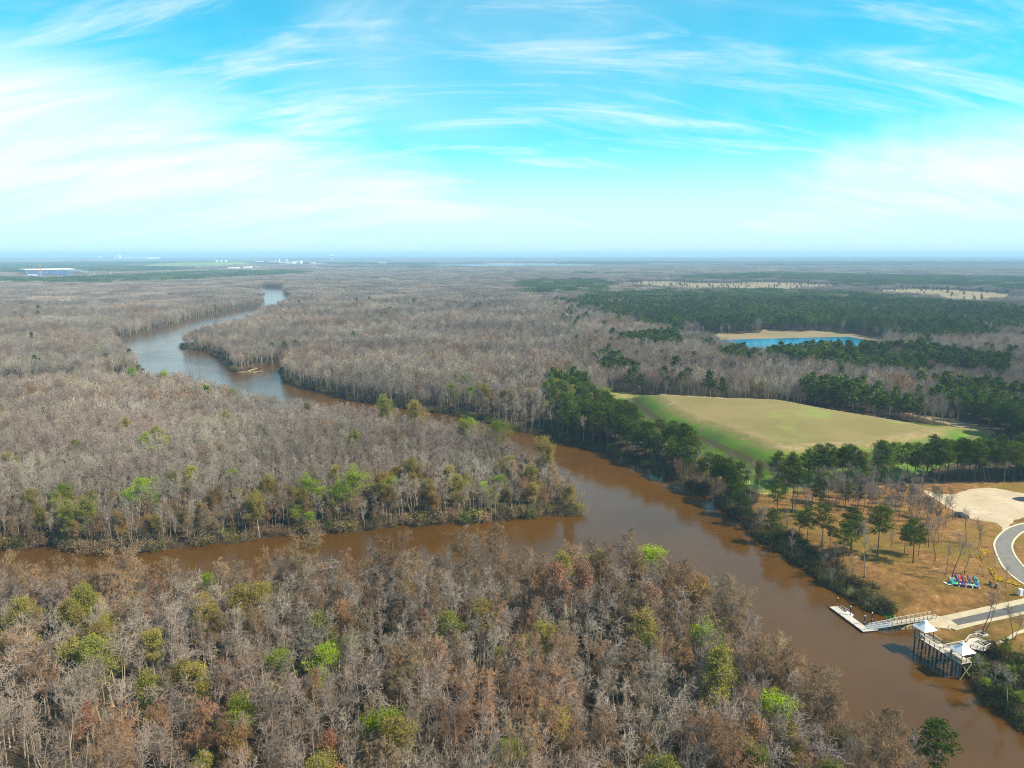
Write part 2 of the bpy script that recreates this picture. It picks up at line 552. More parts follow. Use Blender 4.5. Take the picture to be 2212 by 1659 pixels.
def mound_mat():
    m, t, o = mat_new('meadow')
    pos = t.new('ShaderNodeNewGeometry').outputs['Position']
    at_ = t.new('ShaderNodeAttribute', attribute_name='top').outputs['Fac']
    a = t.noise(pos, 0.03, 5.0, 0.6)
    b = t.noise(pos, 0.22, 6.0, 0.7)
    c_ = t.noise(pos, 1.1, 5.0, 0.7)
    top = t.mix(t.step(a, .38, .64), (0.222, 0.176, 0.070), (0.175, 0.150, 0.050))
    top = t.mix(t.math('MULTIPLY', t.step(b, .50, .72), .45), top, (0.32, 0.215, 0.105))
    top = t.mix(t.math('MULTIPLY', t.step(t.noise(pos, 0.02, 3.0, .5), .60, .68), .75), top, (0.20, 0.255, 0.05))
    side = t.mix(t.step(a, .40, .60), (0.052, 0.150, 0.004), (0.095, 0.20, 0.008))
    side = t.mix(t.math('MULTIPLY', t.step(b, .42, .66), .75), side, (0.115, 0.085, 0.045))
    mow = t.new('ShaderNodeMapping', i={0: pos, 2: (0, 0, R(-28)), 3: (0.03, 0.55, 1.0)}).outputs[0]
    top = t.mix(t.math('MULTIPLY', t.step(t.noise(mow, 1.0, 5.0, .65, .4), .42, .66), .38), top, (0.15, 0.115, 0.045))
    k = t.step(t.math('ADD', at_, t.math('MULTIPLY', t.math('SUBTRACT', b, .5), .55)), .52, .80)
    c = t.mix(k, side, top)
    rim = t.math('MULTIPLY', t.math('MULTIPLY', t.step(at_, .62, .80), t.math('SUBTRACT', 1.0, t.step(at_, .84, 1.0))), t.math('MULTIPLY', t.step(a, .40, .62), 0.75))
    bench = t.math('MULTIPLY', t.step(at_, .30, .35), t.math('SUBTRACT', 1.0, t.step(at_, .39, .45)))
    c = t.mix(t.math('MULTIPLY', bench, .8), c, (0.10, 0.075, 0.04))
    c = t.mix(t.math('MULTIPLY', rim, t.step(b, .36, .6)), c, (0.36, 0.25, 0.15))
    c = t.mix(t.math('MULTIPLY', t.step(c_, .42, .7), .5), c, (0.15, 0.115, 0.05))
    bp = t.new('ShaderNodeBump', i={'Strength': 0.7, 'Distance': 0.35, 'Height': c_})
    c = t.mix(1.0, c, (0.86, 0.84, 0.83), 'MULTIPLY')
    d = t.new('ShaderNodeBsdfPrincipled', i={'Base Color': c, 'Roughness': 0.95, 'Specular IOR Level': 0.1, 'Normal': bp.outputs[0]})
    t.l.new(d.outputs[0], o.inputs[0])
    return m


def water_mat(name, col, ripple=0.28, rough=0.06, scale=0.6):
    m, t, o = mat_new(name)
    pos = t.new('ShaderNodeNewGeometry').outputs['Position']
    n = t.noise(pos, scale, 4.0, 0.6)
    n2 = t.noise(pos, 0.018, 4.0, 0.6)
    c = t.mix(t.step(n2, .35, .65), tuple(x * .86 for x in col), tuple(x * 1.14 for x in col))
    reach = t.step(t.new('ShaderNodeSeparateXYZ', i={0: pos}).outputs[1], 400.0, 640.0)
    wind = t.step(t.noise(pos, 0.012, 4.0, 0.6, 0.6), .42, .62)
    bp = t.new('ShaderNodeBump', i={'Strength': t.math('MINIMUM', t.math('ADD', t.math('MULTIPLY_ADD', wind, ripple * .8, ripple * .4), t.math('MULTIPLY', reach, 0.22)), 1.0), 'Distance': t.math('MULTIPLY_ADD', reach, 0.08, 0.30), 'Height': n})
    d = t.new('ShaderNodeBsdfPrincipled', i={'Base Color': c, 'Roughness': t.math('MULTIPLY_ADD', wind, rough, rough), 'IOR': 1.33, 'Normal': bp.outputs[0]})
    t.l.new(d.outputs[0], o.inputs[0])
    return m


M['land'] = ground_mat()
M['mound'] = mound_mat()
M['river'] = water_mat('muddy_water', (0.064, 0.0285, 0.0035))
M['lake'] = water_mat('lake_water', (0.012, 0.15, 0.26), 0.24, 0.06)
M['asphalt'] = plain('asphalt', (0.105, 0.098, 0.092), 0.9, 0.18, 0.6, bump=.2)
M['asphalt2'] = plain('worn_asphalt', (0.165, 0.148, 0.132), 0.9, 0.16, 0.5, bump=.2)
M['concrete'] = plain('concrete', (0.45, 0.36, 0.235), 0.85, 0.15, 0.5, bump=.1)
M['kerb'] = plain('kerb_concrete', (0.52, 0.46, 0.33), 0.85, 0.12, 0.9)
def sand_mat():
    m, t, o = mat_new('pale_sand')
    pos = t.new('ShaderNodeNewGeometry').outputs['Position']
    a = t.noise(pos, 0.07, 5.0, 0.6)
    b = t.noise(pos, 0.5, 6.0, 0.7)
    tr = t.new('ShaderNodeMapping', i={0: pos, 2: (0, 0, R(35)), 3: (0.06, 0.9, 1.0)}).outputs[0]
    rut = t.step(t.noise(tr, 1.0, 5.0, 0.6, 0.8), .48, .60)
    c = t.mix(t.step(a, .34, .66), (0.47, 0.385, 0.275), (0.40, 0.315, 0.215))
    c = t.mix(t.math('MULTIPLY', rut, .35), c, (0.36, 0.28, 0.185))
    c = t.mix(t.math('MULTIPLY', t.step(b, .52, .66), .6), c, (0.30, 0.19, 0.095))
    c = t.mix(1.0, c, (0.86, 0.84, 0.83), 'MULTIPLY')
    d = t.new('ShaderNodeBsdfPrincipled', i={'Base Color': c, 'Roughness': 0.95, 'Specular IOR Level': 0.1})
    t.l.new(d.outputs[0], o.inputs[0])
    return m


M['sand'] = sand_mat()
M['timber'] = plain('weathered_timber', (0.44, 0.36, 0.25), 0.85, 0.25, 1.4)
M['timber_dark'] = plain('treated_timber', (0.075, 0.058, 0.040), 0.85, 0.3, 1.2)
M['yellow_timber'] = plain('new_timber', (0.47, 0.36, 0.17), 0.8, 0.2, 1.5)
M['deck'] = plain('deck_boards', (0.45, 0.395, 0.335), 0.8, 0.16, 2.0)
M['white'] = plain('white_paint', (0.80, 0.80, 0.80), 0.5, 0.05, 1.0)
M['roof'] = plain('white_metal_roof', (0.80, 0.80, 0.82), 0.35, 0.04, 1.0, spec=.5)
M['alu'] = plain('aluminium', (0.72, 0.73, 0.76), 0.35, 0.08, 2.0, metal=.35)
M['black'] = plain('black_plastic', (0.022, 0.022, 0.025), 0.5, 0.2, 2.0)
M['rubber'] = plain('rubber', (0.03, 0.03, 0.03), 0.8, 0.2, 4.0)
M['glass'] = plain('dark_glass', (0.02, 0.025, 0.03), 0.08, 0.1, 1.0, spec=.6)
M['carpaint'] = plain('dark_car_paint', (0.022, 0.026, 0.04), 0.25, 0.1, 1.0, spec=.6)
M['log'] = plain('driftwood', (0.46, 0.36, 0.24), 0.9, 0.3, 1.2)
M['brown_wood'] = plain('brown_slats', (0.28, 0.18, 0.08), 0.8, 0.25, 2.0)
M['steel_blue'] = plain('blue_cladding', (0.035, 0.10, 0.30), 0.6, 0.25, 0.05)
M['steel'] = plain('steel_frame', (0.30, 0.33, 0.38), 0.6, 0.2, 0.05)
M['crane'] = plain('crane_paint', (0.62, 0.16, 0.08), 0.6, 0.15, 0.3)
M['far_white'] = plain('pale_cladding', (0.80, 0.78, 0.74), 0.7, 0.08, 0.02)
M['hill'] = plain('hill_grass', (0.15, 0.21, 0.05), 0.95, 0.25, 0.012)
M['clay'] = plain('pink_clay', (0.50, 0.33, 0.22), 0.95, 0.2, 0.02)
M['yellow'] = plain('yellow_cover', (0.55, 0.33, 0.02), 0.9, 0.2, 2.0)
M['reed'] = plain('green_reeds', (0.085, 0.24, 0.015), 0.9, 0.35, 2.0)

# ------------------------------------------------------------------ land mask polygons (traced on the ground)
MEADOW = poly([(1296, 853), (1345, 850), (1420, 862), (1700, 876), (1830, 900), (2000, 920), (2150, 938), (2100, 975), (1990, 1015), (1760, 1055), (1660, 1078), (1600, 1060), (1510, 1010),
               (1440, 968), (1392, 948), (1345, 912), (1310, 880)], 3.0)
TOE = poly([(1322, 862), (1345, 860), (1420, 872), (1560, 880), (1700, 884), (1830, 906), (2000, 928), (2165, 946), (2130, 985), (1960, 1036), (1760, 1053),
            (1650, 1057), (1570, 1020), (1480, 975), (1425, 955), (1385, 932), (1350, 900)], 4.0)
LAKE = poly([(1518, 738), (1634, 734.5), (1833, 730), (1897, 741), (1880, 776), (1645, 779), (1600, 769), (1560, 754)], 3.0)
LAKE_BANK = poly([(1441, 728), (1545, 724), (1640, 722), (1648, 714), (1672, 715), (1690, 719), (1774, 717), (1850, 725), (1912, 737), (1908, 760), (1880, 781),
                  (1640, 784), (1595, 773), (1530, 748), (1459, 738)], 3.0)
NOBARE = poly([(1240, 845), (1296, 850), (1330, 900), (1400, 950), (1500, 990), (1660, 1070), (1640, 1090), (1590, 1112), (1543, 1077), (1453, 1033), (1394, 1009), (1313, 977)], 3.0)
NOBARE2 = poly([(1650, 1056), (1760, 1040), (1960, 1000), (2140, 945), (2330, 935), (2330, 1026), (1960, 1043), (1720, 1056)], 3.0)
FIELDS = [poly(p, 3.0) for p in (
    [(1300, 613), (1420, 608), (1560, 613), (1640, 610), (1790, 615), (1840, 624), (1700, 633), (1500, 631), (1380, 624)],
    [(1850, 631), (1960, 625), (2100, 630), (2200, 639), (2192, 650), (2110, 664), (2040, 657), (1990, 646), (1900, 640)],
    [(1310, 690), (1345, 690), (1350, 697), (1320, 699)], [(232, 628), (320, 627), (330, 631), (236, 633)],
    [(1700, 811), (1740, 814), (1745, 822), (1705, 820)], [(1945, 895), (1990, 900), (2090, 918), (2155, 938), (2150, 946), (2080, 930)])]
PINES = [poly(p, 3.0) for p in (
    [(1225, 668), (1290, 642), (1400, 637), (1500, 636), (1700, 635), (1850, 642), (1990, 655), (2110, 668), (2212, 690), (2212, 706), (1960, 705), (1920, 732), (1850, 728), (1774, 722),
     (1690, 722), (1672, 720), (1640, 719), (1630, 724), (1440, 730), (1380, 716), (1300, 690)],
    [(1474, 603), (1600, 594), (1900, 598), (2260, 605), (2260, 640), (2100, 628), (1960, 622), (1850, 627), (1790, 613), (1640, 608), (1560, 611), (1480, 609)],
    [(1120, 612), (1290, 608), (1310, 616), (1300, 640), (1140, 640)],
    [(1646, 784), (1860, 782), (1990, 786), (2170, 806), (2160, 838), (1980, 832), (1820, 826), (1700, 816), (1655, 800)],
    [(1915, 730), (1960, 708), (2060, 706), (2130, 724), (2110, 752), (1930, 750)],
    [(1316, 742), (1370, 738), (1450, 742), (1460, 775), (1400, 770), (1330, 765)],
    [(1522, 770), (1560, 772), (1600, 786), (1640, 802), (1620, 810), (1560, 798)],
    [(1280, 800), (1340, 795), (1395, 815), (1380, 845), (1300, 835)],
    [(1178, 848), (1232, 850), (1270, 880), (1306, 912), (1352, 940), (1394, 975), (1402, 1010), (1365, 990), (1313, 976), (1253, 964), (1195, 920)],
    [(1396, 984), (1440, 980), (1492, 996), (1506, 1042), (1456, 1034), (1398, 1010)],
    [(1506, 1042), (1560, 1052), (1610, 1082), (1628, 1112), (1560, 1092), (1500, 1062)],
    [(1516, 866), (1560, 862), (1606, 866), (1606, 878), (1520, 876)],
    [(1711, 862), (1800, 872), (1970, 905), (1990, 922), (1820, 900), (1711, 880)],
    [(2010, 862), (2212, 890), (2300, 950), (2300, 985), (2150, 945), (2090, 915), (2010, 892)],
    [(1590, 1085), (1660, 1068), (1720, 1050), (1800, 1046), (1960, 1038), (2120, 1028), (2320, 1016), (2330, 1052), (2000, 1060), (1800, 1066), (1720, 1070), (1640, 1084), (1600, 1118)],
    [(-80, 600), (100, 604), (260, 598), (420, 590), (640, 586), (660, 594), (420, 608), (200, 617), (-80, 612)],
    [(-80, 575), (60, 574), (250, 574), (400, 580), (440, 585), (250, 590), (60, 590), (-80, 596)],
    [(2081, 690), (2300, 685), (2300, 740), (2140, 730)],
    [(1500, 905), (1540, 900), (1545, 905), (1505, 910)])]
SANDLOT_V = [(2600 + a / 4.1475, 1380 + b / 4.1475) for a, b in
             [(415, 240), (480, 245), (560, 262), (640, 290), (720, 285), (790, 292), (880, 262), (960, 245), (1050, 222), (1180, 212), (1300, 216), (1420, 235), (1540, 262),
              (1700, 285), (2100, 330), (2100, 560), (1700, 570), (1535, 598), (1530, 640), (1420, 716), (1392, 722), (1380, 690), (1330, 645), (1270, 628), (1200, 620), (1120, 612), (1050, 600),
              (985, 572), (900, 530), (800, 480), (700, 430), (620, 375), (560, 330), (480, 290)]]
SANDLOT_V = [(a / 1.35624, b / 1.35624) for a, b in SANDLOT_V]
def z3_(a, b):
    return ((2600 + a / 4.1475) / 1.35624, (1380 + b / 4.1475) / 1.35624)


SANDLOT = densify(poly(SANDLOT_V, PLATEAU), 2.2, 0.35, 8)

# ------------------------------------------------------------------ ground: one sheet to the horizon
def build_ground():
    azs = np.concatenate([np.arange(-180, -46, 6.0), np.arange(-46, 46.01, 0.125), np.arange(52, 179, 6.0)])
    ys = np.arange(1990, 556, -3.0)
    Dv = (CAM_H - 1) / np.tan(np.arctan((ys - CY) / FV) + PITCH)
    Ds = np.concatenate([[4, 20, 45, 70, 85], Dv[Dv > 92], np.geomspace(Dv[-1] * 1.08, 60000, 26)])
    A, Dd = np.meshgrid(np.radians(azs), Ds)
    q = np.stack([(Dd * np.sin(A)).ravel(), (Dd * np.cos(A)).ravel()], 1)
    z = ground_z(q)
    V = np.column_stack([q, z])
    nr, nc = len(Ds), len(azs)
    i = np.arange(nr * nc).reshape(nr, nc)
    a, b = i[:-1, :], i[1:, :]
    F = np.stack([a, np.roll(a, -1, 1), np.roll(b, -1, 1), b], -1).reshape(-1, 4)[:, ::-1]
    me = mesh_np('ground', V, F, [M['land']], shade=True)
    cov = np.zeros((len(V), 4), np.float32)
    cov[:, 3] = 1
    dd = np.hypot(q[:, 0], q[:, 1])
    sub = np.nonzero(dd < 4500)[0]
    qs = q[sub]

    def soft(P, w_):
        s = np.where(inside(P, qs), 1.0, -1.0) * dist(P, qs)
        return np.clip(.5 + s / (2 * w_), 0, 1)
    cov[sub, 0] = soft(PARK, 3.0)
    cov[sub, 1] = soft(MEADOW, 2.0)
    tn = soft(LAKE_BANK, 3.0)
    for f in FIELDS:
        tn = np.maximum(tn, soft(f, 5.0))
    cov[sub, 2] = tn
    at_ = me.attributes.new('cover', 'FLOAT_COLOR', 'POINT')
    at_.data.foreach_set('color', cov.ravel())
    o = link('ground', me)
    tag(o, 'dark swamp floor, pine straw and turf reaching flat to the horizon', kind='structure')


build_ground()

# river water: one sheet over the channel's bounding area, the land rises through it
b0, b1 = OUT.min(0) - 30, OUT.max(0) + 30
me = mesh_np('river', [(b0[0], b0[1], 0), (b1[0], b0[1], 0), (b1[0], b1[1], 0), (b0[0], b1[1], 0)], [(0, 1, 2, 3)], [M['river']])
tag(link('river', me), 'muddy brown river winding between wooded banks', kind='structure')


def flat(name, P, z, mat, label):
    bm = bmesh.new()
    f = bm.faces.new([bm.verts.new((p[0], p[1], z)) for p in P])
    bm.normal_update()
    if f.normal.z < 0:
        f.normal_flip()
    bmesh.ops.triangulate(bm, faces=[f])
    me = bpy.data.meshes.new(name)
    bm.to_mesh(me)
    bm.free()
    me.materials.append(mat)
    return tag(link(name, me), label, kind='structure')


flat('lake', LAKE, PLATEAU + 0.06, M['lake'], 'blue lake behind a stand of pines with a tan bank')
flat('sand_lot', SANDLOT, PLATEAU + 0.05, M['sand'], 'pale sand parking lot beside the curved road')


flat('puddle', densify(poly([z3_(1508, 342), z3_(1560, 325), z3_(1640, 320), z3_(1760, 326), z3_(1800, 350), z3_(1720, 385), z3_(1620, 378), z3_(1550, 362)], PLATEAU), 1.2, .12, 6), PLATEAU + 0.07, water_mat('puddle_water', (0.035, 0.045, 0.06)),
     'blue puddle on the sand lot')


def build_mound():
    lo, hi = TOE.min(0) - 3, TOE.max(0) + 3
    st = 2.5
    xs, ys = np.arange(lo[0], hi[0], st), np.arange(lo[1], hi[1], st)
    Xg, Yg = np.meshgrid(xs, ys)
    q = np.stack([Xg.ravel(), Yg.ravel()], 1)
    d = np.where(inside(TOE, q), 1, -1) * dist(TOE, q)
    xe = at(2000, 950, 4)[0]
    xw = at(1420, 950, 4)[0]
    fall = smooth((xe + 110 - q[:, 0]) / 190.0)
    wid = 24.0
    t = smooth(d / wid)
    t = np.clip(t + .05 * np.sin(np.clip(d / wid, 0, 1) * 12.57), 0, 1)
    # gentle terrace halfway up the near slope
    z = PLATEAU - 0.6 + (1.0 + 10.5 * fall) * (t + 0.05 * np.sin(t * 6.28)) + 0.10 * wobble(q, 7) * t + 0.35 * wobble(q, 38) * t
    z = np.where(d < 0, PLATEAU - .6, z)
    i = np.arange(len(q)).reshape(len(ys), len(xs))
    F = np.stack([i[:-1, :-1], i[:-1, 1:], i[1:, 1:], i[1:, :-1]], -1).reshape(-1, 4)
    keep = (d[F] > -st * 1.5).any(1)
    F = F[keep]
    used = np.unique(F)
    mp_ = np.full(len(q), -1)
    mp_[used] = np.arange(len(used))
    me = mesh_np('grassy_mound', np.column_stack([q, z])[used], mp_[F], [M['mound']], shade=True)
    a = me.attributes.new('top', 'FLOAT', 'POINT')
    top = np.clip(d / 30.0, 0, 1)
    a.data.foreach_set('value', top[used].astype(np.float32))
    tag(link('grassy_mound', me), 'broad flat-topped mound of tan grass with green side slopes', kind='structure')


build_mound()


def resample(P, n):
    P = [np.asarray(p, float) for p in P]
    s = [0.0]
    for a, b in zip(P[:-1], P[1:]):
        s.append(s[-1] + np.linalg.norm(b - a))
    t = np.linspace(0, s[-1], n)
    return np.stack([np.interp(t, s, [p[k] for p in P]) for k in range(2)], 1)


def smooth_line(P, it=2):
    for _ in range(it):
        Q = [P[0]]
        for a, b in zip(P[:-1], P[1:]):
            Q += [a * .75 + b * .25, a * .25 + b * .75]
        Q.append(P[-1])
        P = Q
    return P


def strip(name, A, B, n, mat, dz, label, k=5, zf=None, kind='structure'):
    """a sheet ruled between two edge lines, lying on the ground"""
    A, B = resample(A, n), resample(B, n)
    V = []
    for j in range(k + 1):
        V.append(A + (B - A) * j / k)
    q = np.concatenate(V)
    z = (ground_z(q) if zf is None else zf(q)) + dz
    i = np.arange(len(q)).reshape(k + 1, n)
    F = np.stack([i[:-1, :-1], i[:-1, 1:], i[1:, 1:], i[1:, :-1]], -1).reshape(-1, 4)
    v0, v1, v3 = q[F[0, 0]], q[F[0, 1]], q[F[0, 3]]
    if (v1[0] - v0[0]) * (v3[1] - v0[1]) - (v1[1] - v0[1]) * (v3[0] - v0[0]) < 0:
        F = F[:, ::-1]
    me = mesh_np(name, np.column_stack([q, z]), F, [mat], shade=True)
    return tag(link(name, me), label, kind=kind)


def gline(pts):
    return [np.array(on_ground(*p)[:2]) for p in pts]


def z3(a, b):
    return ((2600 + a / 4.1475) / 1.35624, (1380 + b / 4.1475) / 1.35624)


def r1(a, b):
    return ((2300 + a / 3.16) / 1.35624, (1600 + b / 3.16) / 1.35624)


def r5(a, b):
    return ((2400 + a / 6.32) / 1.35624, (1720 + b / 6.32) / 1.35624)


def src(a, b):
    return (a / 1.35624, b / 1.35624)


# road loop with kerbs
left_e = smooth_line(gline([z3(*p) for p in [(2000, 585), (1659, 640), (1560, 660), (1430, 712), (1335, 800), (1292, 870), (1292, 935), (1325, 1030), (1385, 1160), (1500, 1280), (1659, 1392), (1900, 1540)]]))
right_e = smooth_line(gline([z3(*p) for p in [(2000, 660), (1659, 735), (1580, 790), (1520, 862), (1505, 930), (1530, 1010), (1590, 1100), (1659, 1180), (1780, 1290), (1950, 1420)]]))
strip('road', left_e, right_e, 90, M['asphalt2'], 0.05, 'grey asphalt road curving past the sand lot', k=4)


def kerb(line, name, label):
    L = resample(line, 90)
    tn = np.gradient(L, axis=0)
    tn /= np.linalg.norm(tn, axis=1)[:, None]
    nr = np.stack([-tn[:, 1], tn[:, 0]], 1)
    mb = MB()
    z = ground_z(L)
    prof = [(-.26, -.1), (-.26, .14), (-.02, .17), (.26, .17), (.30, -.1)]
    vs = []
    for k in range(90):
        for a, h in prof:
            p = L[k] + nr[k] * a
            vs.append((p[0], p[1], z[k] + h))
    m_ = len(prof)
    fs = [(k * m_ + j, k * m_ + j + 1, (k + 1) * m_ + j + 1, (k + 1) * m_ + j) for k in range(89) for j in range(m_ - 1)]
    mb.add(vs, fs)
    o = mb.build(name, M['kerb'])
    tag(o, label, kind='structure')


kerb(left_e, 'kerb', 'pale concrete kerb along the outer edge of the curved road')
kerb(right_e, 'kerb', 'pale concrete kerb along the inner edge of the curved road')

# boat ramp: concrete apron with an asphalt drive set into it
strip('boat_ramp', gline([r1(1285, 742), r1(1340, 690), r1(1385, 645)]), gline([r1(1580, 786), r1(1622, 746), r1(1560, 690), r1(1445, 661)]), 16, M['concrete'], 0.10,
      'tan concrete boat ramp apron running into the river', k=12)
strip('boat_ramp', gline([r1(1425, 660), r1(2212, 490), r1(2500, 425)]), gline([r1(1530, 692), r1(2212, 540), r1(2500, 472)]), 40, M['concrete'], 0.13,
      'tan concrete strip along the far side of the asphalt drive', k=3)
strip('boat_ramp', gline([r1(1598, 740), r1(2212, 612), r1(2500, 545)]), gline([r1(1582, 787), r1(1780, 735), r1(2212, 640), r1(2500, 580)]), 40, M['concrete'], 0.13,
      'pale concrete strip along the near side of the asphalt drive', k=3)
strip('driveway', gline([r1(1522, 686), r1(2212, 538), r1(2500, 468)]), gline([r1(1602, 744), r1(2212, 614), r1(2500, 550)]), 40, M['asphalt'], 0.12,
      'grey asphalt drive leading down to the boat ramp', k=6)
# footpath to the pier, path along the mound
strip('footpath', gline([r1(1890, 892), r1(2000, 880), r1(2060, 845), r1(2130, 800), r1(2240, 765), r1(2500, 690)]),
      gline([r1(1900, 925), r1(2010, 905), r1(2080, 872), r1(2150, 822), r1(2250, 795), r1(2500, 730)]), 40, M['concrete'], 0.08,
      'pale concrete footpath curving to the timber pier', k=3)
flatz = lambda q: np.full(len(q), PLATEAU)
strip('footpath', [at(a, b, PLATEAU) for a, b in [(1300, 855), (1312, 868), (1325, 886), (1345, 908), (1372, 928), (1402, 950)]],
      [at(a, b, PLATEAU) for a, b in [(1307, 855), (1320, 868), (1333, 886), (1352, 906), (1379, 925), (1408, 946)]], 30, M['sand'], 0.07,
      'sandy track along the foot of the grassy mound', k=3, zf=flatz)
strip('footpath', [at(a, b, PLATEAU) for a, b in [(1480, 978), (1530, 1000), (1590, 1032), (1650, 1062)]],
      [at(a, b, PLATEAU) for a, b in [(1488, 975), (1540, 996), (1600, 1027), (1660, 1057)]], 30, M['hill'], 0.07,
      'mown green track below the near slope of the mound', k=3, zf=flatz)

# ------------------------------------------------------------------ trees: models
def unit(v):
    return v / max(np.linalg.norm(v), 1e-9)


def tubes(segs, sides=3):
    """segs (n,8) -> quads; every segment a closed-round little cone"""
    S = np.asarray(segs, float)
    a, b, r0, r1_ = S[:, 0:3], S[:, 3:6], S[:, 6], S[:, 7]
    d = b - a
    d /= np.maximum(np.linalg.norm(d, axis=1), 1e-9)[:, None]
    up = np.where(np.abs(d[:, 2:3]) < .9, np.array([[0, 0, 1.0]]), np.array([[1.0, 0, 0]]))
    x = np.cross(d, up)
    x /= np.maximum(np.linalg.norm(x, axis=1), 1e-9)[:, None]
    y = np.cross(d, x)
    V = []
    for p, r in ((a, r0), (b, r1_)):
        for k in range(sides):
            t = 2 * math.pi * k / sides
            V.append(p + (x * math.cos(t) + y * math.sin(t)) * r[:, None])
    V = np.stack(V, 1)                                   # n, 2*sides, 3
    n = len(S)
    base = (np.arange(n) * 2 * sides)[:, None, None]
    F = np.array([[k, (k + 1) % sides, sides + (k + 1) % sides, sides + k] for k in range(sides)])[None]
    return V.reshape(-1, 3), (base + F).reshape(-1, 4)


def leaf_quads(C, size, r_, flatten=0.0):
    n = len(C)
    nrm = r_.normal(size=(n, 3))
    nrm[:, 2] += flatten
    nrm /= np.linalg.norm(nrm, axis=1)[:, None]
    t = np.cross(nrm, r_.normal(size=(n, 3)))
    t /= np.linalg.norm(t, axis=1)[:, None]
    u = np.cross(nrm, t)
    s = size * r_.uniform(.6, 1.3, n)[:, None]
    V = np.stack([C - t * s, C - u * s * .55, C + t * s, C + u * s * .55], 1)
    F = np.arange(n * 4).reshape(n, 4)
    return V.reshape(-1, 3), F


def branch(S, r_, p, d, L, r, lev, P, tips):
    k = P['k'][lev]
    top = lev == len(P['k']) - 1
    for i in range(k):
        d = unit(d + r_.normal(0, P['wob'], 3) + np.array([0, 0, P['up'][lev]]))
        q = p + d * L / k
        ra, rb = r * (1 - .75 * i / k), r * (1 - .75 * (i + 1) / k)
        S.append((*p, *q, max(ra, P['rmin']), max(rb, P['rmin'] * .7)))
        if not top:
            nc = P['nc'][lev]
            for _ in range(nc if (i > 0 or lev > 0 or k == 1) else nc // 2):
                f = r_.uniform(.25, 1)
                side = unit(np.cross(d, r_.normal(size=3)))
                dd = unit(d * r_.uniform(.45, .95) + side * r_.uniform(.6, 1.1))
                branch(S, r_, p + (q - p) * f, dd, L * P['sh'][lev] * r_.uniform(.7, 1.2), max(rb * .62, P['rmin']), lev + 1, P, tips)
        p = q
    tips.append(p)


def model_bare(seed, H=16.0, detail=2, rmin=.022, spread=1.0, lean=True):
    r_ = np.random.default_rng(seed)
    trunk, S, tips = [], [], []
    if lean:
        P = dict(k=[3, 2, 1], nc=[2, 2], sh=[.55, .6], up=[.20, .12, .05], wob=.20, rmin=rmin)
    else:
        P = dict(k=[3, 2, 2, 1][:detail + 2], nc=[3, 3, 3], sh=[.55, .55, .6], up=[.10, .05, .0, 0], wob=.16, rmin=rmin)
    n = 9
    p, d = np.zeros(3), np.array([r_.normal(0, .07), r_.normal(0, .07), 1.0])
    r0 = H * (.0105 if lean else .0125)
    f0 = r_.uniform(.50, .68) if lean else r_.uniform(.40, .58)
    for i in range(n):
        d = unit(d + r_.normal(0, .08, 3) * np.array([1, 1, .2]) + np.array([0, 0, .12]))
        q = p + d * H * .86 / n
        ra, rb = r0 * (1 - .72 * i / n), r0 * (1 - .72 * (i + 1) / n)
        if i == 0:
            ra *= 1.35
        trunk.append((*p, *q, ra, rb))
        f = (i + 1) / n
        if f > f0:
            for _ in range(r_.integers(1, 4) if lean else r_.integers(2, 4)):
                az_ = r_.uniform(0, 6.283)
                e = unit(np.array([math.cos(az_), math.sin(az_), r_.uniform(.7, 1.7) if lean else r_.uniform(.5, 1.3)]))
                branch(S, r_, p + (q - p) * r_.uniform(.2, 1), e, H * .20 * spread * r_.uniform(.6, 1.2) * (1.25 - .5 * f), rb * .62, 0, P, tips)
        p = q
    for _ in range(3):
        e = unit(d + r_.normal(0, .45, 3))
        branch(S, r_, p, e, H * .17, r0 * .28, 0, P, tips)
    return trunk, S, np.array(tips)


def model_cypress(seed, H=18.0, flat_top=False, dens=1.35, rmin=.026):
    r_ = np.random.default_rng(seed)
    trunk, S, tips = [], [], []
    P = dict(k=[3, 2, 1], nc=[3, 5], sh=[.42, .55], up=[.06, .07, .1], wob=.13, rmin=rmin)
    n = 10
    p, d = np.zeros(3), np.array([0, 0, 1.0])
    r0 = H * .016
    for i in range(n):
        d = unit(d + r_.normal(0, .03, 3) + np.array([0, 0, .1]))
        q = p + d * H * .97 / n
        ra, rb = r0 * (1 - .9 * i / n), r0 * (1 - .9 * (i + 1) / n)
        if i == 0:
            ra *= 1.6
        trunk.append((*p, *q, ra, rb))
        f = (i + 1) / n
        if f > .34:
            sh = (1.15 - f) if not flat_top else (.35 + .35 * f if f < .95 else .5)
            for _ in range(int(r_.integers(3, 6) * dens + .5)):
                az_ = r_.uniform(0, 6.283)
                e = unit(np.array([math.cos(az_), math.sin(az_), r_.uniform(.15, .65)]))
                branch(S, r_, p + (q - p) * r_.uniform(0, 1), e, H * .30 * sh * r_.uniform(.6, 1.15) + .6, rb * .45, 0, P, tips)
        p = q
    return trunk, S, np.array(tips)


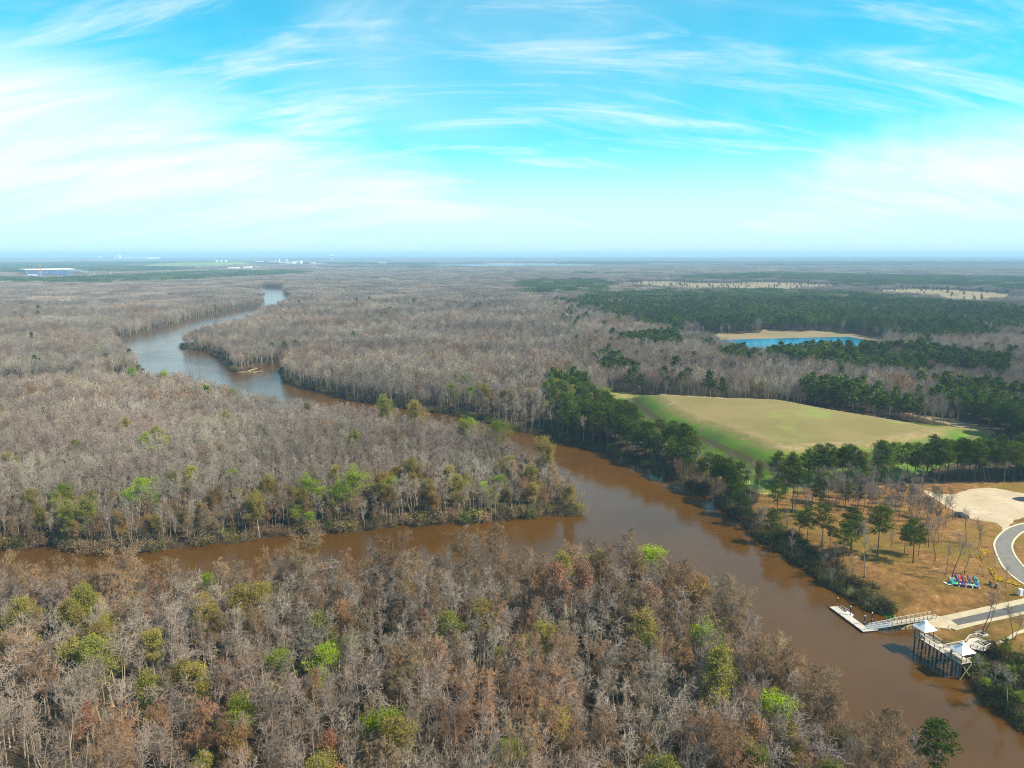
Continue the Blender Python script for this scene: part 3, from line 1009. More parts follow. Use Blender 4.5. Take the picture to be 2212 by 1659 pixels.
def model_pine(seed, H=18.0, low=.5, tuft=130, leaves=9, wide=.20, leafsize=.34):
    """tall straight stem, a few crooked limbs and rounded tufts of needles"""
    r_ = np.random.default_rng(seed)
    trunk, S, C = [], [], []
    n = 9
    p, d = np.zeros(3), np.array([r_.normal(0, .03), r_.normal(0, .03), 1.0])
    r0 = H * .0125
    nodes = []
    for i in range(n):
        d = unit(d + r_.normal(0, .025, 3) + np.array([0, 0, .1]))
        q = p + d * H * .96 / n
        trunk.append((*p, *q, r0 * (1 - .82 * i / n) * (1.25 if i == 0 else 1), r0 * (1 - .82 * (i + 1) / n)))
        nodes.append((p, q))
        p = q
    nb = 26
    for b in range(nb):
        f = low + (1 - low) * (b + r_.uniform(0, 1)) / nb
        i = min(n - 1, int(f * n))
        a = nodes[i][0] + (nodes[i][1] - nodes[i][0]) * (f * n - i if f < 1 else 1)
        g = (f - low) / (1 - low)
        L = H * wide * (math.sin(math.pi * (0.22 + .70 * g)) ** .8) * r_.uniform(.6, 1.2)
        az_ = b * 2.4 + r_.uniform(-.5, .5)
        e = unit(np.array([math.cos(az_), math.sin(az_), -.05 + .75 * g * g + r_.uniform(-.1, .2)]))
        mid = a + e * L * .55 + np.array([0, 0, -.03 * L])
        end = a + e * L + np.array([0, 0, .08 * L])
        S.append((*a, *mid, .07, .05))
        S.append((*mid, *end, .05, .025))
        k = max(3, int(tuft / nb * L / (H * wide) * 1.35))
        for _ in range(k):
            t = r_.uniform(.42, 1.05)
            c = a + (end - a) * t + r_.normal(0, .13 * L + .12, 3) * np.array([1, 1, .55])
            C.append(c)
    for _ in range(8):
        C.append(p + r_.normal(0, .5, 3))
    C = np.array(C)
    pts = (C[:, None, :] + r_.normal(0, 1, (len(C), leaves, 3)) * np.array([.42, .42, .26])).reshape(-1, 3)
    V, F = leaf_quads(pts, leafsize, r_, .5)
    return trunk, S, (V, F)


def tree_meshes(name, trunk, S, leaves, mt, mb_, ml, crown_sides=3, trunk_sides=6):
    """-> (trunk mesh, crown mesh, single mesh of both for the mass)"""
    TV, TF = tubes(trunk, trunk_sides)
    parts = []
    if len(S):
        parts.append((*tubes(S, crown_sides), 0))
    if leaves is not None:
        parts.append((*leaves, 1))
    V = np.concatenate([p[0] for p in parts])
    off, Fs, mi = 0, [], []
    for v_, f_, k in parts:
        Fs.append(f_ + off)
        mi.append(np.full(len(f_), k))
        off += len(v_)
    F, mi = np.concatenate(Fs), np.concatenate(mi)
    tm = mesh_np(name + '_trunk', TV, TF, [mt], shade=True)
    cm = mesh_np(name + '_crown', V, F, [mb_, ml or mb_], mi)
    allm = mesh_np(name + '_whole', np.concatenate([TV, V]), np.concatenate([TF, F + len(TV)]), [mt, mb_, ml or mb_],
                   np.concatenate([np.zeros(len(TF)), mi + 1]))
    return tm, cm, allm


def tip_leaves(tips, r_, frac, per, size, spread=.45):
    k = r_.random(len(tips)) < frac
    c = tips[k]
    pts = (c[:, None, :] + r_.normal(0, spread, (len(c), per, 3))).reshape(-1, 3)
    return leaf_quads(pts, size, r_, .4)


MODELS = {'bare': [], 'cypress': [], 'red': [], 'green': [], 'olive': [], 'ochre': [], 'pine': [], 'shrub': [], 'darkbare': [], 'brush': []}
HREF = {'bare': 16.0, 'cypress': 18.0, 'red': 15.0, 'green': 16.5, 'olive': 15.0, 'ochre': 13.0, 'pine': 18.0, 'shrub': 4.0, 'darkbare': 14.0, 'brush': 4.0}
for i in range(16):
    t_, s_, tp = model_bare(100 + i, 16.0, 2, .026 + .005 * (i % 3), .85 + .1 * (i % 4))
    MODELS['bare'].append(tree_meshes('bare_tree', t_, s_, None, M['bare_bark'], M['bare_twig'], None))
for i in range(6):
    t_, s_, tp = model_cypress(200 + i, 18.0, i in (1, 4))
    MODELS['cypress'].append(tree_meshes('cypress_tree', t_, s_, None, M['cyp_bark'], M['cyp_twig'], None))
for i in range(3):
    r_ = np.random.default_rng(310 + i)
    t_, s_, tp = model_bare(300 + i, 15.0, 2, .020, 1.0, False)
    MODELS['red'].append(tree_meshes('budding_tree', t_, s_, tip_leaves(tp, r_, .45, 2, .13, .3), M['bare_bark'], M['cyp_twig'], M['red_twig']))
for i in range(4):
    r_ = np.random.default_rng(410 + i)
    t_, s_, tp = model_bare(400 + i, 16.0, 2, .03, 1.75 + .2 * (i % 2), True)
    tp = tp[tp[:, 2] > 8.2]
    MODELS['green'].append(tree_meshes('leafing_tree', t_, s_, tip_leaves(tp, r_, .72, 15, .20, np.array([.62, .62, .26])), M['bare_bark'], M['bare_bark'], M['leaf_green']))
for i in range(4):
    r_ = np.random.default_rng(510 + i)
    t_, s_, tp = model_bare(500 + i, 15.0, 2, .022, 1.1, False)
    MODELS['olive'].append(tree_meshes('budding_tree', t_, s_, tip_leaves(tp, r_, .6, 3, .15, .35), M['bare_bark'], M['cyp_twig'], M['leaf_olive']))
for i in range(3):
    r_ = np.random.default_rng(610 + i)
    t_, s_, tp = model_bare(600 + i, 13.0, 2, .022, 1.1, False)
    MODELS['ochre'].append(tree_meshes('budding_tree', t_, s_, tip_leaves(tp, r_, .38, 2, .13, .35), M['bare_bark'], M['cyp_twig'], M['leaf_ochre']))
for i in range(6):
    t_, s_, lv = model_pine(700 + i, 18.0, .46 + .04 * (i % 3), 300, 13, .205 + .02 * (i % 2), .23)
    MODELS['pine'].append(tree_meshes('pine_tree', t_, s_, lv, M['pine_bark'], M['pine_bark'], M['needle']))
for i in range(8):
    t_, s_, tp = model_bare(800 + i, 14.0, 2, .022 if i < 5 else .017, 1.35 if i < 4 else .95 if i == 4 else 1.15, i < 5)
    MODELS['darkbare'].append(tree_meshes('bare_tree', t_, s_, None, M['dark_bark'], M['bare_twig'], None))


def model_shrub(seed, leafy):
    r_ = np.random.default_rng(seed)
    tr, S, tips = [], [], []
    P = dict(k=[2, 2, 1], nc=[3, 3], sh=[.6, .6], up=[.08, .0, -.05], wob=.25, rmin=.02)
    for _ in range(11):
        az_ = r_.uniform(0, 6.283)
        e = unit(np.array([math.cos(az_) * .8, math.sin(az_) * .8, r_.uniform(.5, 1.4)]))
        b = np.array([r_.normal(0, .4), r_.normal(0, .4), -.2])
        tr.append((*b, *(b + e * .9), .06, .04))
        branch(S, r_, b + e * .8, e, 2.0, .04, 0, P, tips)
    tips = np.array(tips)
    lv = tip_leaves(tips, r_, .95 if leafy else .4, 5 if leafy else 2, .20, .4)
    return tr, S, lv


for i in range(4):
    t_, s_, lv = model_shrub(900 + i, True)
    MODELS['shrub'].append(tree_meshes('shrub', t_, s_, lv, M['dark_bark'], M['shrub_brown'], M['shrub_dark'], 3, 4))
for i in range(4):
    t_, s_, lv = model_shrub(950 + i, False)
    MODELS['brush'].append(tree_meshes('shrub', t_, s_, lv, M['dark_bark'], M['shrub_brown'], M['leaf_olive'] if i % 2 else M['shrub_brown'], 3, 4))

NAME = {'bare': 'bare_tree', 'darkbare': 'bare_tree', 'cypress': 'cypress_tree', 'red': 'budding_tree', 'green': 'leafing_tree', 'olive': 'budding_tree',
        'ochre': 'budding_tree', 'pine': 'pine_tree', 'shrub': 'shrub', 'brush': 'shrub'}
CAT = {'bare_tree': 'tree', 'cypress_tree': 'cypress', 'budding_tree': 'tree', 'leafing_tree': 'tree', 'pine_tree': 'pine', 'shrub': 'shrub'}
COUNT = {}


def add_tree(kind, x, y, z, h, label, group=None, lean=(0, 0), var=None, rz=None, wide=1.0):
    nm = NAME[kind]
    k = MODELS[kind][rnd.randrange(len(MODELS[kind])) if var is None else var % len(MODELS[kind])]
    s = h / HREF[kind]
    o = empty(nm, (x, y, z))
    o.rotation_euler = (lean[0], lean[1], rnd.uniform(0, 6.283) if rz is None else rz)
    o.scale = (s * wide, s * wide, s)
    tag(o, label, CAT[nm], group)
    link('trunk', k[0], o)
    link('crown', k[1], o)
    COUNT[nm] = COUNT.get(nm, 0) + 1
    return o


# low models for the distance -----------------------------------------------------------------
def mid_bare(seed, H=15.0, n=150, rr=.07):
    r_ = np.random.default_rng(seed)
    S = []
    for _ in range(n):
        a = r_.normal(0, 1, 3)
        a = unit(a) * r_.uniform(.15, 1) ** .6
        c = np.array([a[0] * 2.9, a[1] * 2.9, H * .66 + a[2] * H * .32])
        d = unit(np.array([a[0], a[1], .9 + .5 * abs(a[2])]) + r_.normal(0, .35, 3))
        L = r_.uniform(.7, 2.0)
        S.append((*(c - d * L * .5), *(c + d * L * .5), rr, rr * .45))
    for _ in range(5):
        az_ = r_.uniform(0, 6.28)
        S.append((0, 0, H * .4, math.cos(az_) * 1.8, math.sin(az_) * 1.8, H * .78, .11, .05))
    return [(0, 0, -.5, r_.normal(0, .2), r_.normal(0, .2), H * .5, .2, .14), (0, 0, H * .45, r_.normal(0, .5), r_.normal(0, .5), H * .9, .14, .05)], S, None


def patch(seed, n, size, fn):
    """a clump of crowns for woods beyond about a kilometre"""
    r_ = np.random.default_rng(seed)
    VV, FF, off = [], [], 0
    g = int(math.ceil(math.sqrt(n)))
    for i in range(g):
        for j in range(g):
            c = ((np.array([i, j]) + .5 + r_.uniform(-.42, .42, 2)) / g - .5) * size
            v_, f_ = fn(r_)
            a = r_.uniform(0, 6.28)
            s = r_.uniform(.78, 1.22)
            ca, sa = math.cos(a) * s, math.sin(a) * s
            v2 = np.column_stack([v_[:, 0] * ca - v_[:, 1] * sa + c[0], v_[:, 0] * sa + v_[:, 1] * ca + c[1], v_[:, 2] * (.86 + .3 * (s - .8))])
            VV.append(v2)
            FF.append(f_ + off)
            off += len(v2)
    return np.concatenate(VV), np.concatenate(FF)


def far_bare(r_):
    n = 26
    a = r_.normal(0, 1, (n, 3))
    a /= np.linalg.norm(a, axis=1)[:, None]
    a[:, 2] = np.abs(a[:, 2]) * 1.2 - .35
    c = np.column_stack([a[:, 0] * 2.4, a[:, 1] * 2.4, 10.5 + a[:, 2] * 4.2])
    d = a * np.array([1, 1, .8]) + np.array([0, 0, .7]) + r_.normal(0, .3, (n, 3))
    d /= np.linalg.norm(d, axis=1)[:, None]
    S = np.column_stack([c - d * 1.2, c + d * 1.2, np.full(n, .22), np.full(n, .08)])
    S = np.vstack([S, [[0, 0, -1, 0, 0, 11, .24, .18]]])
    return tubes(S, 3)


def far_pine(r_):
    n = 40
    a = r_.normal(0, 1, (n, 3))
    a /= np.linalg.norm(a, axis=1)[:, None]
    c = np.column_stack([a[:, 0] * 2.5, a[:, 1] * 2.5, 11.5 + a[:, 2] * 3.8])
    V, F = leaf_quads(c, 1.25, r_, .5)
    tv, tf = tubes([(0, 0, -1, 0, 0, 10.5, .25, .18)], 4)
    return np.concatenate([V, tv]), np.concatenate([F, tf + len(V)])


LOW = {}
LOW['bare'] = [tree_meshes('bare_tree', *mid_bare(1000 + i)[:2], None, M['bare_bark'], M['bare_twig'], None, 3, 4)[2] for i in range(7)]
LOW['cypress'] = [tree_meshes('cypress_tree', *mid_bare(1050 + i, 16)[:2], None, M['cyp_bark'], M['cyp_twig'], None, 3, 4)[2] for i in range(4)]
LOW['pine'] = []
for i in range(5):
    t_, s_, lv = model_pine(1100 + i, 16.0, .45, 90, 5, .17, .62)
    LOW['pine'].append(tree_meshes('pine_tree', t_, s_, lv, M['pine_bark'], M['pine_bark'], M['needle'], 3, 4)[2])
r_ = np.random.default_rng(5)
LOW['green'] = []
for i in range(3):
    t_, s_, _ = mid_bare(1200 + i, 13, 60)
    cc = np.random.default_rng(i).normal(0, 1, (120, 3)) * np.array([1.7, 1.7, 2.2]) + np.array([0, 0, 9.5])
    LOW['green'].append(tree_meshes('leafing_tree', t_, s_, leaf_quads(cc, .5, r_, .3), M['bare_bark'], M['bare_twig'], M['leaf_olive' if i else 'leaf_green'], 3, 4)[2])
PATCH = {'bare': [], 'pine': [], 'bigbare': [], 'bigpine': []}
for i in range(4):
    v_, f_ = patch(1300 + i, 36, 30.0, far_bare)
    PATCH['bare'].append(mesh_np('far_bare_wood', v_, f_, [M['bare_twig']]))
    v_, f_ = patch(1350 + i, 36, 30.0, far_pine)
    PATCH['pine'].append(mesh_np('far_pine_wood', v_, f_, [M['needle']]))


def mass(name, models, P, zrot, scale, idx, label):
    """one woodland: thousands of trees standing on points, kept as a single mass"""
    P = np.asarray(P, np.float32)
    if not len(P):
        return
    me = bpy.data.meshes.new(name)
    me.vertices.add(len(P))
    me.vertices.foreach_set('co', P.ravel())
    a = me.attributes.new('turn', 'FLOAT_VECTOR', 'POINT')
    rot = np.zeros((len(P), 3), np.float32)
    rot[:, 2] = zrot
    a.data.foreach_set('vector', rot.ravel())
    a = me.attributes.new('size', 'FLOAT_VECTOR', 'POINT')
    sc_ = np.asarray(scale, np.float32)
    if sc_.ndim == 1:
        sc_ = np.repeat(sc_[:, None], 3, 1)
    a.data.foreach_set('vector', np.ascontiguousarray(sc_).ravel())
    a = me.attributes.new('which', 'INT', 'POINT')
    a.data.foreach_set('value', np.asarray(idx, np.int32))
    o = link(name, me)
    tag(o, label, kind='stuff')
    c = bpy.data.collections.new(name + '_models')
    for i, m_ in enumerate(models):
        c.objects.link(bpy.data.objects.new('%s_model_%02d' % (name, i), m_))
    g = bpy.data.node_groups.new(name, 'GeometryNodeTree')
    g.interface.new_socket('Geometry', in_out='INPUT', socket_type='NodeSocketGeometry')
    g.interface.new_socket('Geometry', in_out='OUTPUT', socket_type='NodeSocketGeometry')
    n = g.nodes
    gi, go = n.new('NodeGroupInput'), n.new('NodeGroupOutput')
    ci = n.new('GeometryNodeCollectionInfo')
    ci.inputs['Collection'].default_value = c
    ci.inputs['Separate Children'].default_value = True
    ci.inputs['Reset Children'].default_value = True
    ip = n.new('GeometryNodeInstanceOnPoints')
    ip.inputs['Pick Instance'].default_value = True

    def attr(nm, ty, sock):
        na = n.new('GeometryNodeInputNamedAttribute')
        na.data_type = ty
        na.inputs['Name'].default_value = nm
        g.links.new([s for s in na.outputs if s.enabled][0], sock)
    g.links.new(gi.outputs[0], ip.inputs['Points'])
    g.links.new(ci.outputs[0], ip.inputs['Instance'])
    attr('which', 'INT', ip.inputs['Instance Index'])
    attr('turn', 'FLOAT_VECTOR', ip.inputs['Rotation'])
    attr('size', 'FLOAT_VECTOR', ip.inputs['Scale'])
    g.links.new(ip.outputs[0], go.inputs[0])
    md = o.modifiers.new('trees', 'NODES')
    md.node_group = g
    return o


# ------------------------------------------------------------------ named trees, placed one by one
TAKEN = []
LANDMARK = []


def named(kind, vx, vy, h, label, group=None, **kw):
    p = on_ground(vx, vy)
    LANDMARK.append((vx, vy, label))
    TAKEN.append((p.x, p.y, 8.0 if 'bottom edge of the river' in label else 2.2 if kind == 'pine' else 3.2))
    return add_tree(kind, p.x, p.y, p.z - .1, h, label, group, **kw)


def zz5(a, b):
    return ((2100 + a / 3.16) / 1.35624, (1300 + b / 3.16) / 1.35624)


def hpx(base, top):
    """height of something standing at base whose tip is seen at top"""
    p = on_ground(*base)
    d = ray(base[0], top)
    t = p.y / d[1]
    return CAM_H + d[2] * t - p.z


# park pines (base, tip row)
for (a, b, tp, lab) in [
        (695, 640, 110, 'tallest pine at the upper left of the straw-covered park'),
        (550, 680, 300, 'pine with a slim crown standing next to the tallest park pine'),
        (830, 905, 600, 'pine leaning over pine straw left of the park clearing'),
        (760, 875, 620, 'smaller pine just left of the leaning park pine'),
        (965, 955, 550, 'dark trunked pine with clumped crown above the river shrubs'),
        (1040, 950, 760, 'low pine close behind the dark trunked park pine'),
        (1240, 1020, 590, 'broad pine of the middle park group with clear trunk'),
        (1220, 1040, 640, 'slender pine touching the broad middle park pine'),
        (1165, 1100, 730, 'bushy yellow-green pine with low branches above the bank'),
        (1485, 1040, 580, 'pine with open layered crown right of the middle park group'),
        (1815, 1108, 700, 'round crowned bright green pine alone on the orange straw'),
        (1730, 1030, 760, 'thin pine behind the round crowned bright pine, left side'),
        (1862, 1042, 770, 'thin pine behind the round crowned bright pine, right side'),
        (1300, 600, 390, 'pine at the back of the park with rounded dark crown'),
        (1185, 580, 350, 'pine at the back of the park beside bare grey trees'),
        (1710, 520, 380, 'short pine near the straw edge of the sand lot'),
        (855, 690, 530, 'small pine over straw in the upper left park')]:
    v = zz5(a, b)
    named('pine', *v, hpx(v, zz5(a, tp)[1]), lab, wide=1.12)
named('pine', 2012, 1722, 15.5, 'lone pine at the bottom edge of the river', wide=1.05)
# park bare trees
for fn, a, b, tp, lab in [
        (zz5, 1370, 1238, 760, 'tall pale bare tree alone at the top of the river bank'),
        (zz5, 2015, 1092, 760, 'bare tree on straw right of the round crowned pine'),
        (zz5, 1610, 972, 840, 'thin bare tree between the park pines'),
        (zz5, 650, 780, 600, 'bare tree on straw at the upper left of the park'),
        (z3, 495, 930, 560, 'dark bare tree left of the sand lot among twiggy trees'),
        (z3, 710, 1222, 900, 'bare tree up the slope left of the kayak rack'),
        (z3, 775, 1322, 760, 'bare tree with wide twiggy crown beside the left end of the kayak rack'),
        (z3, 930, 1262, 880, 'forked bare tree directly behind the kayak rack'),
        (z3, 1090, 950, 690, 'low crooked bare tree between sand lot and yellow patches'),
        (z3, 1132, 922, 600, 'dead bare pole tree beside the curved road'),
        (z3, 955, 880, 450, 'leaning bare tree below the parked car'),
        (z3, 690, 655, 285, 'spreading bare tree against the pale sand'),
        (z3, 800, 670, 510, 'bare tree just left of the parked car'),
        (z3, 40, 942, 720, 'bare tree between the pines at the left of the park'),
        (z3, 370, 560, 300, 'bare tree near the left tip of the sand lot'),
        (z3, 425, 602, 400, 'slanting bare tree near the left tip of the sand lot'),
        (z3, 1290, 1272, 990, 'bare tree with green sprouts beside the road kerb'),
        (z3, 1420, 1432, 1180, 'small dark bare tree right of the brown bins'),
        (z3, 1160, 1290, 1005, 'curved bare tree behind the right end of the kayak rack'),
        (z3, 545, 700, 380, 'straight bare tree on the straw left of the car'),
        (z3, 260, 700, 420, 'pale bare tree behind the round crowned pine'),
        (z3, 610, 880, 600, 'bare tree in the twiggy grove below the sand lot'),
        (z3, 650, 800, 560, 'twiggy grove tree nearest the dark shade under the sand lot'),
        (r1, 1790, 912, 392, 'tall dark two-stemmed tree rising through the pier deck'),
        (r1, 1812, 908, 470, 'slanting second stem of bare wood at the pier deck'),
        (r1, 2108, 872, 560, 'bare tree beside the curving footpath'),
        (r1, 2125, 868, 620, 'slim bare tree close to the footpath tree'),
        (r1, 1795, 1375, 1010, 'pale gnarled bare tree standing in water below the pier'),
        (r1, 2050, 1530, 1130, 'pale gnarled bare tree at the lower right river edge')]:
    v = fn(a, b)
    pale = 'pale' in lab
    named('bare' if pale else 'darkbare', *v, max(5.0, hpx(v, fn(a, tp)[1])), lab, wide=1.1,
          var=4 if 'pier deck' in lab else None if pale else rnd.choice((0, 1, 2, 3)), lean=(0, .09) if ('slant' in lab or 'leaning' in lab) else (0, 0), rz=.4 if 'stem' in lab else None)
# bright spring trees on the island shore and in the woods (base row, tip row in the picture)
for kind, x, yb, yt, lab in [
        ('green', 680, 1112, 1030, 'flat topped bright green tree at the middle of the island shore'),
        ('green', 500, 1085, 1020, 'small bright green crown on the island left of the flat topped one'),
        ('green', 300, 1135, 1040, 'spreading bright green tree on the left part of the island shore'),
        ('green', 130, 1122, 1050, 'slim bright green tree near the left end of the island shore'),
        ('green', 783, 1122, 1015, 'tall yellow-green tree with a pale trunk on the island shore'),
        ('green', 735, 1120, 1050, 'shorter yellow-green tree left of the tall pale trunked one'),
        ('ochre', 828, 1108, 1025, 'orange budded tree right of the tall yellow-green one'),
        ('green', 345, 1115, 1065, 'small green tree right of the spreading island tree'),
        ('green', 270, 1110, 1060, 'small green tree left of the spreading island tree'),
        ('olive', 560, 1160, 1075, 'yellow-olive tree on the island shore above the creek'),
        ('olive', 900, 1090, 1000, 'pale yellow-green tree in the grey island wood'),
        ('cypress', 925, 1085, 1000, 'brown feathery tree in the grey island wood near its tip'),
        ('cypress', 745, 1030, 985, 'lone rust brown crown inside the grey island wood'),
        ('green', 1022, 974, 905, 'bright green tree on the island edge facing the upper river'),
        ('green', 1085, 1003, 915, 'bright green tree leaning over the upper river near the island tip'),
        ('olive', 905, 950, 870, 'pale green tree on the island edge by the upper river'),
        ('olive', 835, 940, 862, 'olive tree on the island edge by the upper river'),
        ('olive', 1180, 1058, 955, 'half leafed tree with dark forked trunk near the island tip'),
        ('olive', 1150, 1085, 1010, 'pale olive tree among bare ones at the island tip'),
        ('olive', 95, 1165, 1100, 'olive tree at the left end of the island shore'),
        ('olive', 155, 1170, 1105, 'olive green tree above the creek on the left'),
        ('ochre', 325, 1175, 1115, 'ochre budded round tree above the creek on the left'),
        ('green', 645, 1150, 1100, 'dark green evergreen bush-like tree on the island shore'),
        ('green', 840, 1690, 1520, 'big bright green tree low in the near wood'),
        ('green', 540, 1660, 1525, 'green crown over brown twigs in the lower left near wood'),
        ('green', 705, 1545, 1415, 'yellow-green tree in the middle of the near wood'),
        ('green', 612, 1520, 1395, 'olive green crown left of the middle yellow-green tree'),
        ('green', 745, 1480, 1375, 'small green crown behind the middle yellow-green tree'),
        ('green', 448, 1340, 1252, 'small bright green tree at the left creek edge of the near wood'),
        ('green', 1418, 1300, 1178, 'bright green tuft at the near wood edge by the river fork'),
        ('green', 1145, 1500, 1395, 'yellow-green tree in the centre of the near wood'),
        ('olive', 1090, 1500, 1400, 'olive feathery tree beside the central yellow-green tree'),
        ('green', 1090, 1740, 1620, 'green crown cut by the bottom edge of the picture'),
        ('olive', 1550, 1620, 1430, 'olive cypress-like tree in the right near wood'),
        ('olive', 1790, 1720, 1590, 'olive tree at the lower right tip of the near wood'),
        ('ochre', 1370, 1425, 1325, 'orange budded crown in the right near wood'),
        ('ochre', 1490, 1400, 1255, 'orange budded tree at the river edge of the near wood'),
        ('ochre', 1470, 1500, 1395, 'ochre yellow budded tree inside the right near wood'),
        ('ochre', 30, 1500, 1385, 'wide rust orange crown at the left edge of the near wood'),
        ('red', 1190, 1390, 1220, 'pinkish red budded tree behind the tall rust cypress'),
        ('red', 1270, 1390, 1235, 'rust red budded tree at the river fork'),
        ('ochre', 690, 1570, 1600, 'ochre tree low in the near wood'),
        ('olive', 440, 1750, 1640, 'olive tree at the bottom left of the near wood'),
        ('green', 295, 843, 796, 'bright green tree at the island corner by the far bend'),
        ('green', 365, 848, 803, 'yellow-green tree on the island edge near the far bend'),
        ('green', 500, 885, 842, 'yellow-green tree on the island edge opposite the log jam')]:
    h = max(6.0, hpx((x, yb), yt)) if yt < yb else 12.0
    named(kind, x, yb, h, lab, wide=1.0 if h > 9 else 1.25)
# tall cypresses along the near creek bank
for x, yb, yt, lab, fl in [
        (1075, 1310, 1133, 'tallest rust brown cypress at the near creek bank', 0),
        (1010, 1322, 1150, 'wide brown cypress left of the tallest rust one', 1),
        (855, 1330, 1160, 'broad grey-brown cypress at the middle of the near creek bank', 1),
        (668, 1335, 1160, 'layered flat topped cypress over the creek', 1),
        (760, 1332, 1185, 'bushy brown cypress between the flat topped and the broad one', 0),
        (900, 1325, 1182, 'olive tinged cypress right of the broad grey-brown one', 0),
        (590, 1345, 1222, 'small fan shaped bare cypress over the creek', 1),
        (480, 1360, 1215, 'brown cypress in the left creek bank group', 0),
        (275, 1365, 1195, 'wide brown cypress at the left creek bank', 1),
        (345, 1360, 1215, 'cypress with a dark trunk in the left creek bank group', 0),
        (30, 1345, 1205, 'brown cypress at the far left of the near creek bank', 1),
        (110, 1350, 1215, 'rusty cypress next to the leftmost creek bank one', 0),
        (1360, 1325, 1142, 'dead spire topped cypress at the near river bank', 0),
        (1290, 1330, 1180, 'pale cypress with dark trunk beside the spire topped one', 1),
        (1480, 1370, 1215, 'bare pale cypress at the bend of the near bank', 0),
        (1555, 1440, 1275, 'pale cypress leaning to the river on the near bank', 0),
        (1640, 1530, 1385, 'pinkish cypress on the near bank opposite the dock', 1),
        (1710, 1585, 1405, 'feathery brown cypress on the near bank opposite the shelters', 0),
        (1770, 1625, 1440, 'pale feathery cypress at the lower near bank', 0),
        (1905, 1742, 1525, 'conical brown cypress with dark trunk at the near bank tip', 0),
        (1862, 1728, 1565, 'short brown cypress left of the conical one', 1)]:
    named('cypress', x, yb, hpx((x, yb), yt), lab, var=(1 if fl else rnd.choice((0, 2, 3, 5))))

# ------------------------------------------------------------------ woods
def jitter_grid(dmin, dmax, s, azmax=41.0):
    xm = dmax * math.sin(R(azmax))
    xs = np.arange(-xm, xm, s)
    ys = np.arange(dmin * .7, dmax, s)
    Xg, Yg = np.meshgrid(xs, ys)
    Xg = Xg + (np.arange(len(ys)) % 2)[:, None] * s * .5
    q = np.stack([Xg.ravel(), Yg.ravel()], 1) + rng.uniform(-.42 * s, .42 * s, (Xg.size, 2))
    D = np.hypot(q[:, 0], q[:, 1])
    a = np.degrees(np.arctan2(q[:, 0], q[:, 1]))
    return q[(D >= dmin) & (D < dmax) & (np.abs(a) < azmax)]


def open_ground(q, pad=0.0):
    m = np.zeros(len(q), bool)
    for P in [MEADOW, LAKE_BANK] + FIELDS:
        m |= inside(P, q)
    m &= ~inside(PINES[14], q) & ~inside(PINES[10], q)
    for P in ():
        m |= inside(P, q)
        if pad:
            m |= dist(P, q) < pad
    return m


def in_pines(q):
    D_ = np.hypot(q[:, 0], q[:, 1])[:, None]
    k_ = np.clip((D_ - 380) / 22.0, 0.0, 45.0)
    raw = q
    q = q + k_ * np.stack([wobble(raw, 33, 1.0) + .6 * wobble(raw, 14, 2.0), 1.4 * wobble(raw, 41, 7.0) + .6 * wobble(raw, 16, 9.0)], 1)
    m = np.zeros(len(q), bool)
    for P in PINES:
        m |= inside(P, q)
    gap = (D_[:, 0] > 480) & (wobble(raw * np.array([1.0, .6]), 38, 4.0) > .52 - .1 * (D_[:, 0] > 1200))
    return m & ~gap


K = {'bare': 0, 'cypress': 1, 'red': 2, 'green': 3, 'olive': 4, 'ochre': 5, 'pine': 6, 'shrub': 7, 'brush': 8, 'darkbare': 9}
KN = list(K)
rowsP, rowsK, rowsH = [], [], []


def emit(q, kind, h):
    rowsP.append(q)
    rowsK.append(np.full(len(q), K[kind]) if isinstance(kind, str) else kind)
    rowsH.append(h)


# near woods (to ~470 m): real trees
NEAR = 470.0
q = jitter_grid(100, NEAR, 3.35)
d = shore(q)
q, d = q[d > .8], d[d > .8]
m = ~open_ground(q) & ~inside(PARK, q)
q, d = q[m], d[m]
nw = inside(NEARWOOD, q)
isl = inside(ISL, q)
pin = in_pines(q)
other = ~nw & ~isl
u = rng.random(len(q))
u2 = rng.random(len(q))
kind = np.zeros(len(q), int)
hh = rng.uniform(12.0, 16.5, len(q))
sx = q[:, 0] / np.maximum(q[:, 1], 1)                       # how far to the right
pr = wobble(q, 17, 1.0)
# near wood
right = smooth((sx + .32) / .35)
pc = .045 + .20 * right + .16 * (pr > .25) * right
SPIT = poly([(1940, 1690), (2100, 1680), (2300, 2400), (2030, 2400), (1975, 1850)])
nospit = ~inside(SPIT, q)
edge_ = (d < 9) & nw
kind[nw & (u < pc + .35 * edge_)] = K['cypress']
hh[nw] += 1.0
hh[nw & (kind == K['cypress'])] += 2.0
kind[nw & (u > .965 - .09 * (wobble(q, 21, 12.0) > .38))] = K['olive']
kind[nw & (u > .985)] = K['ochre']
kind[nw & (u > .991)] = K['red']
kind[nw & (u > .9985)] = K['green']
# island
kind[isl & (u < .012)] = K['cypress']
kind[isl & (u > .992)] = K['olive']
sm = (d < 26) & isl & (q[:, 1] < 330)
kind[sm & (u < .30)] = K['cypress']
kind[sm & (u > .86)] = K['olive']
kind[sm & (u > .95)] = K['ochre']
kind[sm & (u > .985)] = K['green']
hh[isl] -= 1.0
hh[sm] *= rng.uniform(.6, 1.05, sm.sum())
# other banks
kind[other & (u < .08)] = K['cypress']
kind[other & (u > .95)] = K['olive']
kind[other & (u > .985)] = K['green']
kind[other & pin] = np.where(u2[other & pin] < .74, K['pine'], np.where(u[other & pin] < .7, K['bare'], K['olive']))
hh *= 1.0 + .11 * wobble(q, 26, 3.0)
hh[kind == K['pine']] = rng.uniform(14.5, 19.5, (kind == K['pine']).sum())
hh[kind == K['ochre']] *= .85
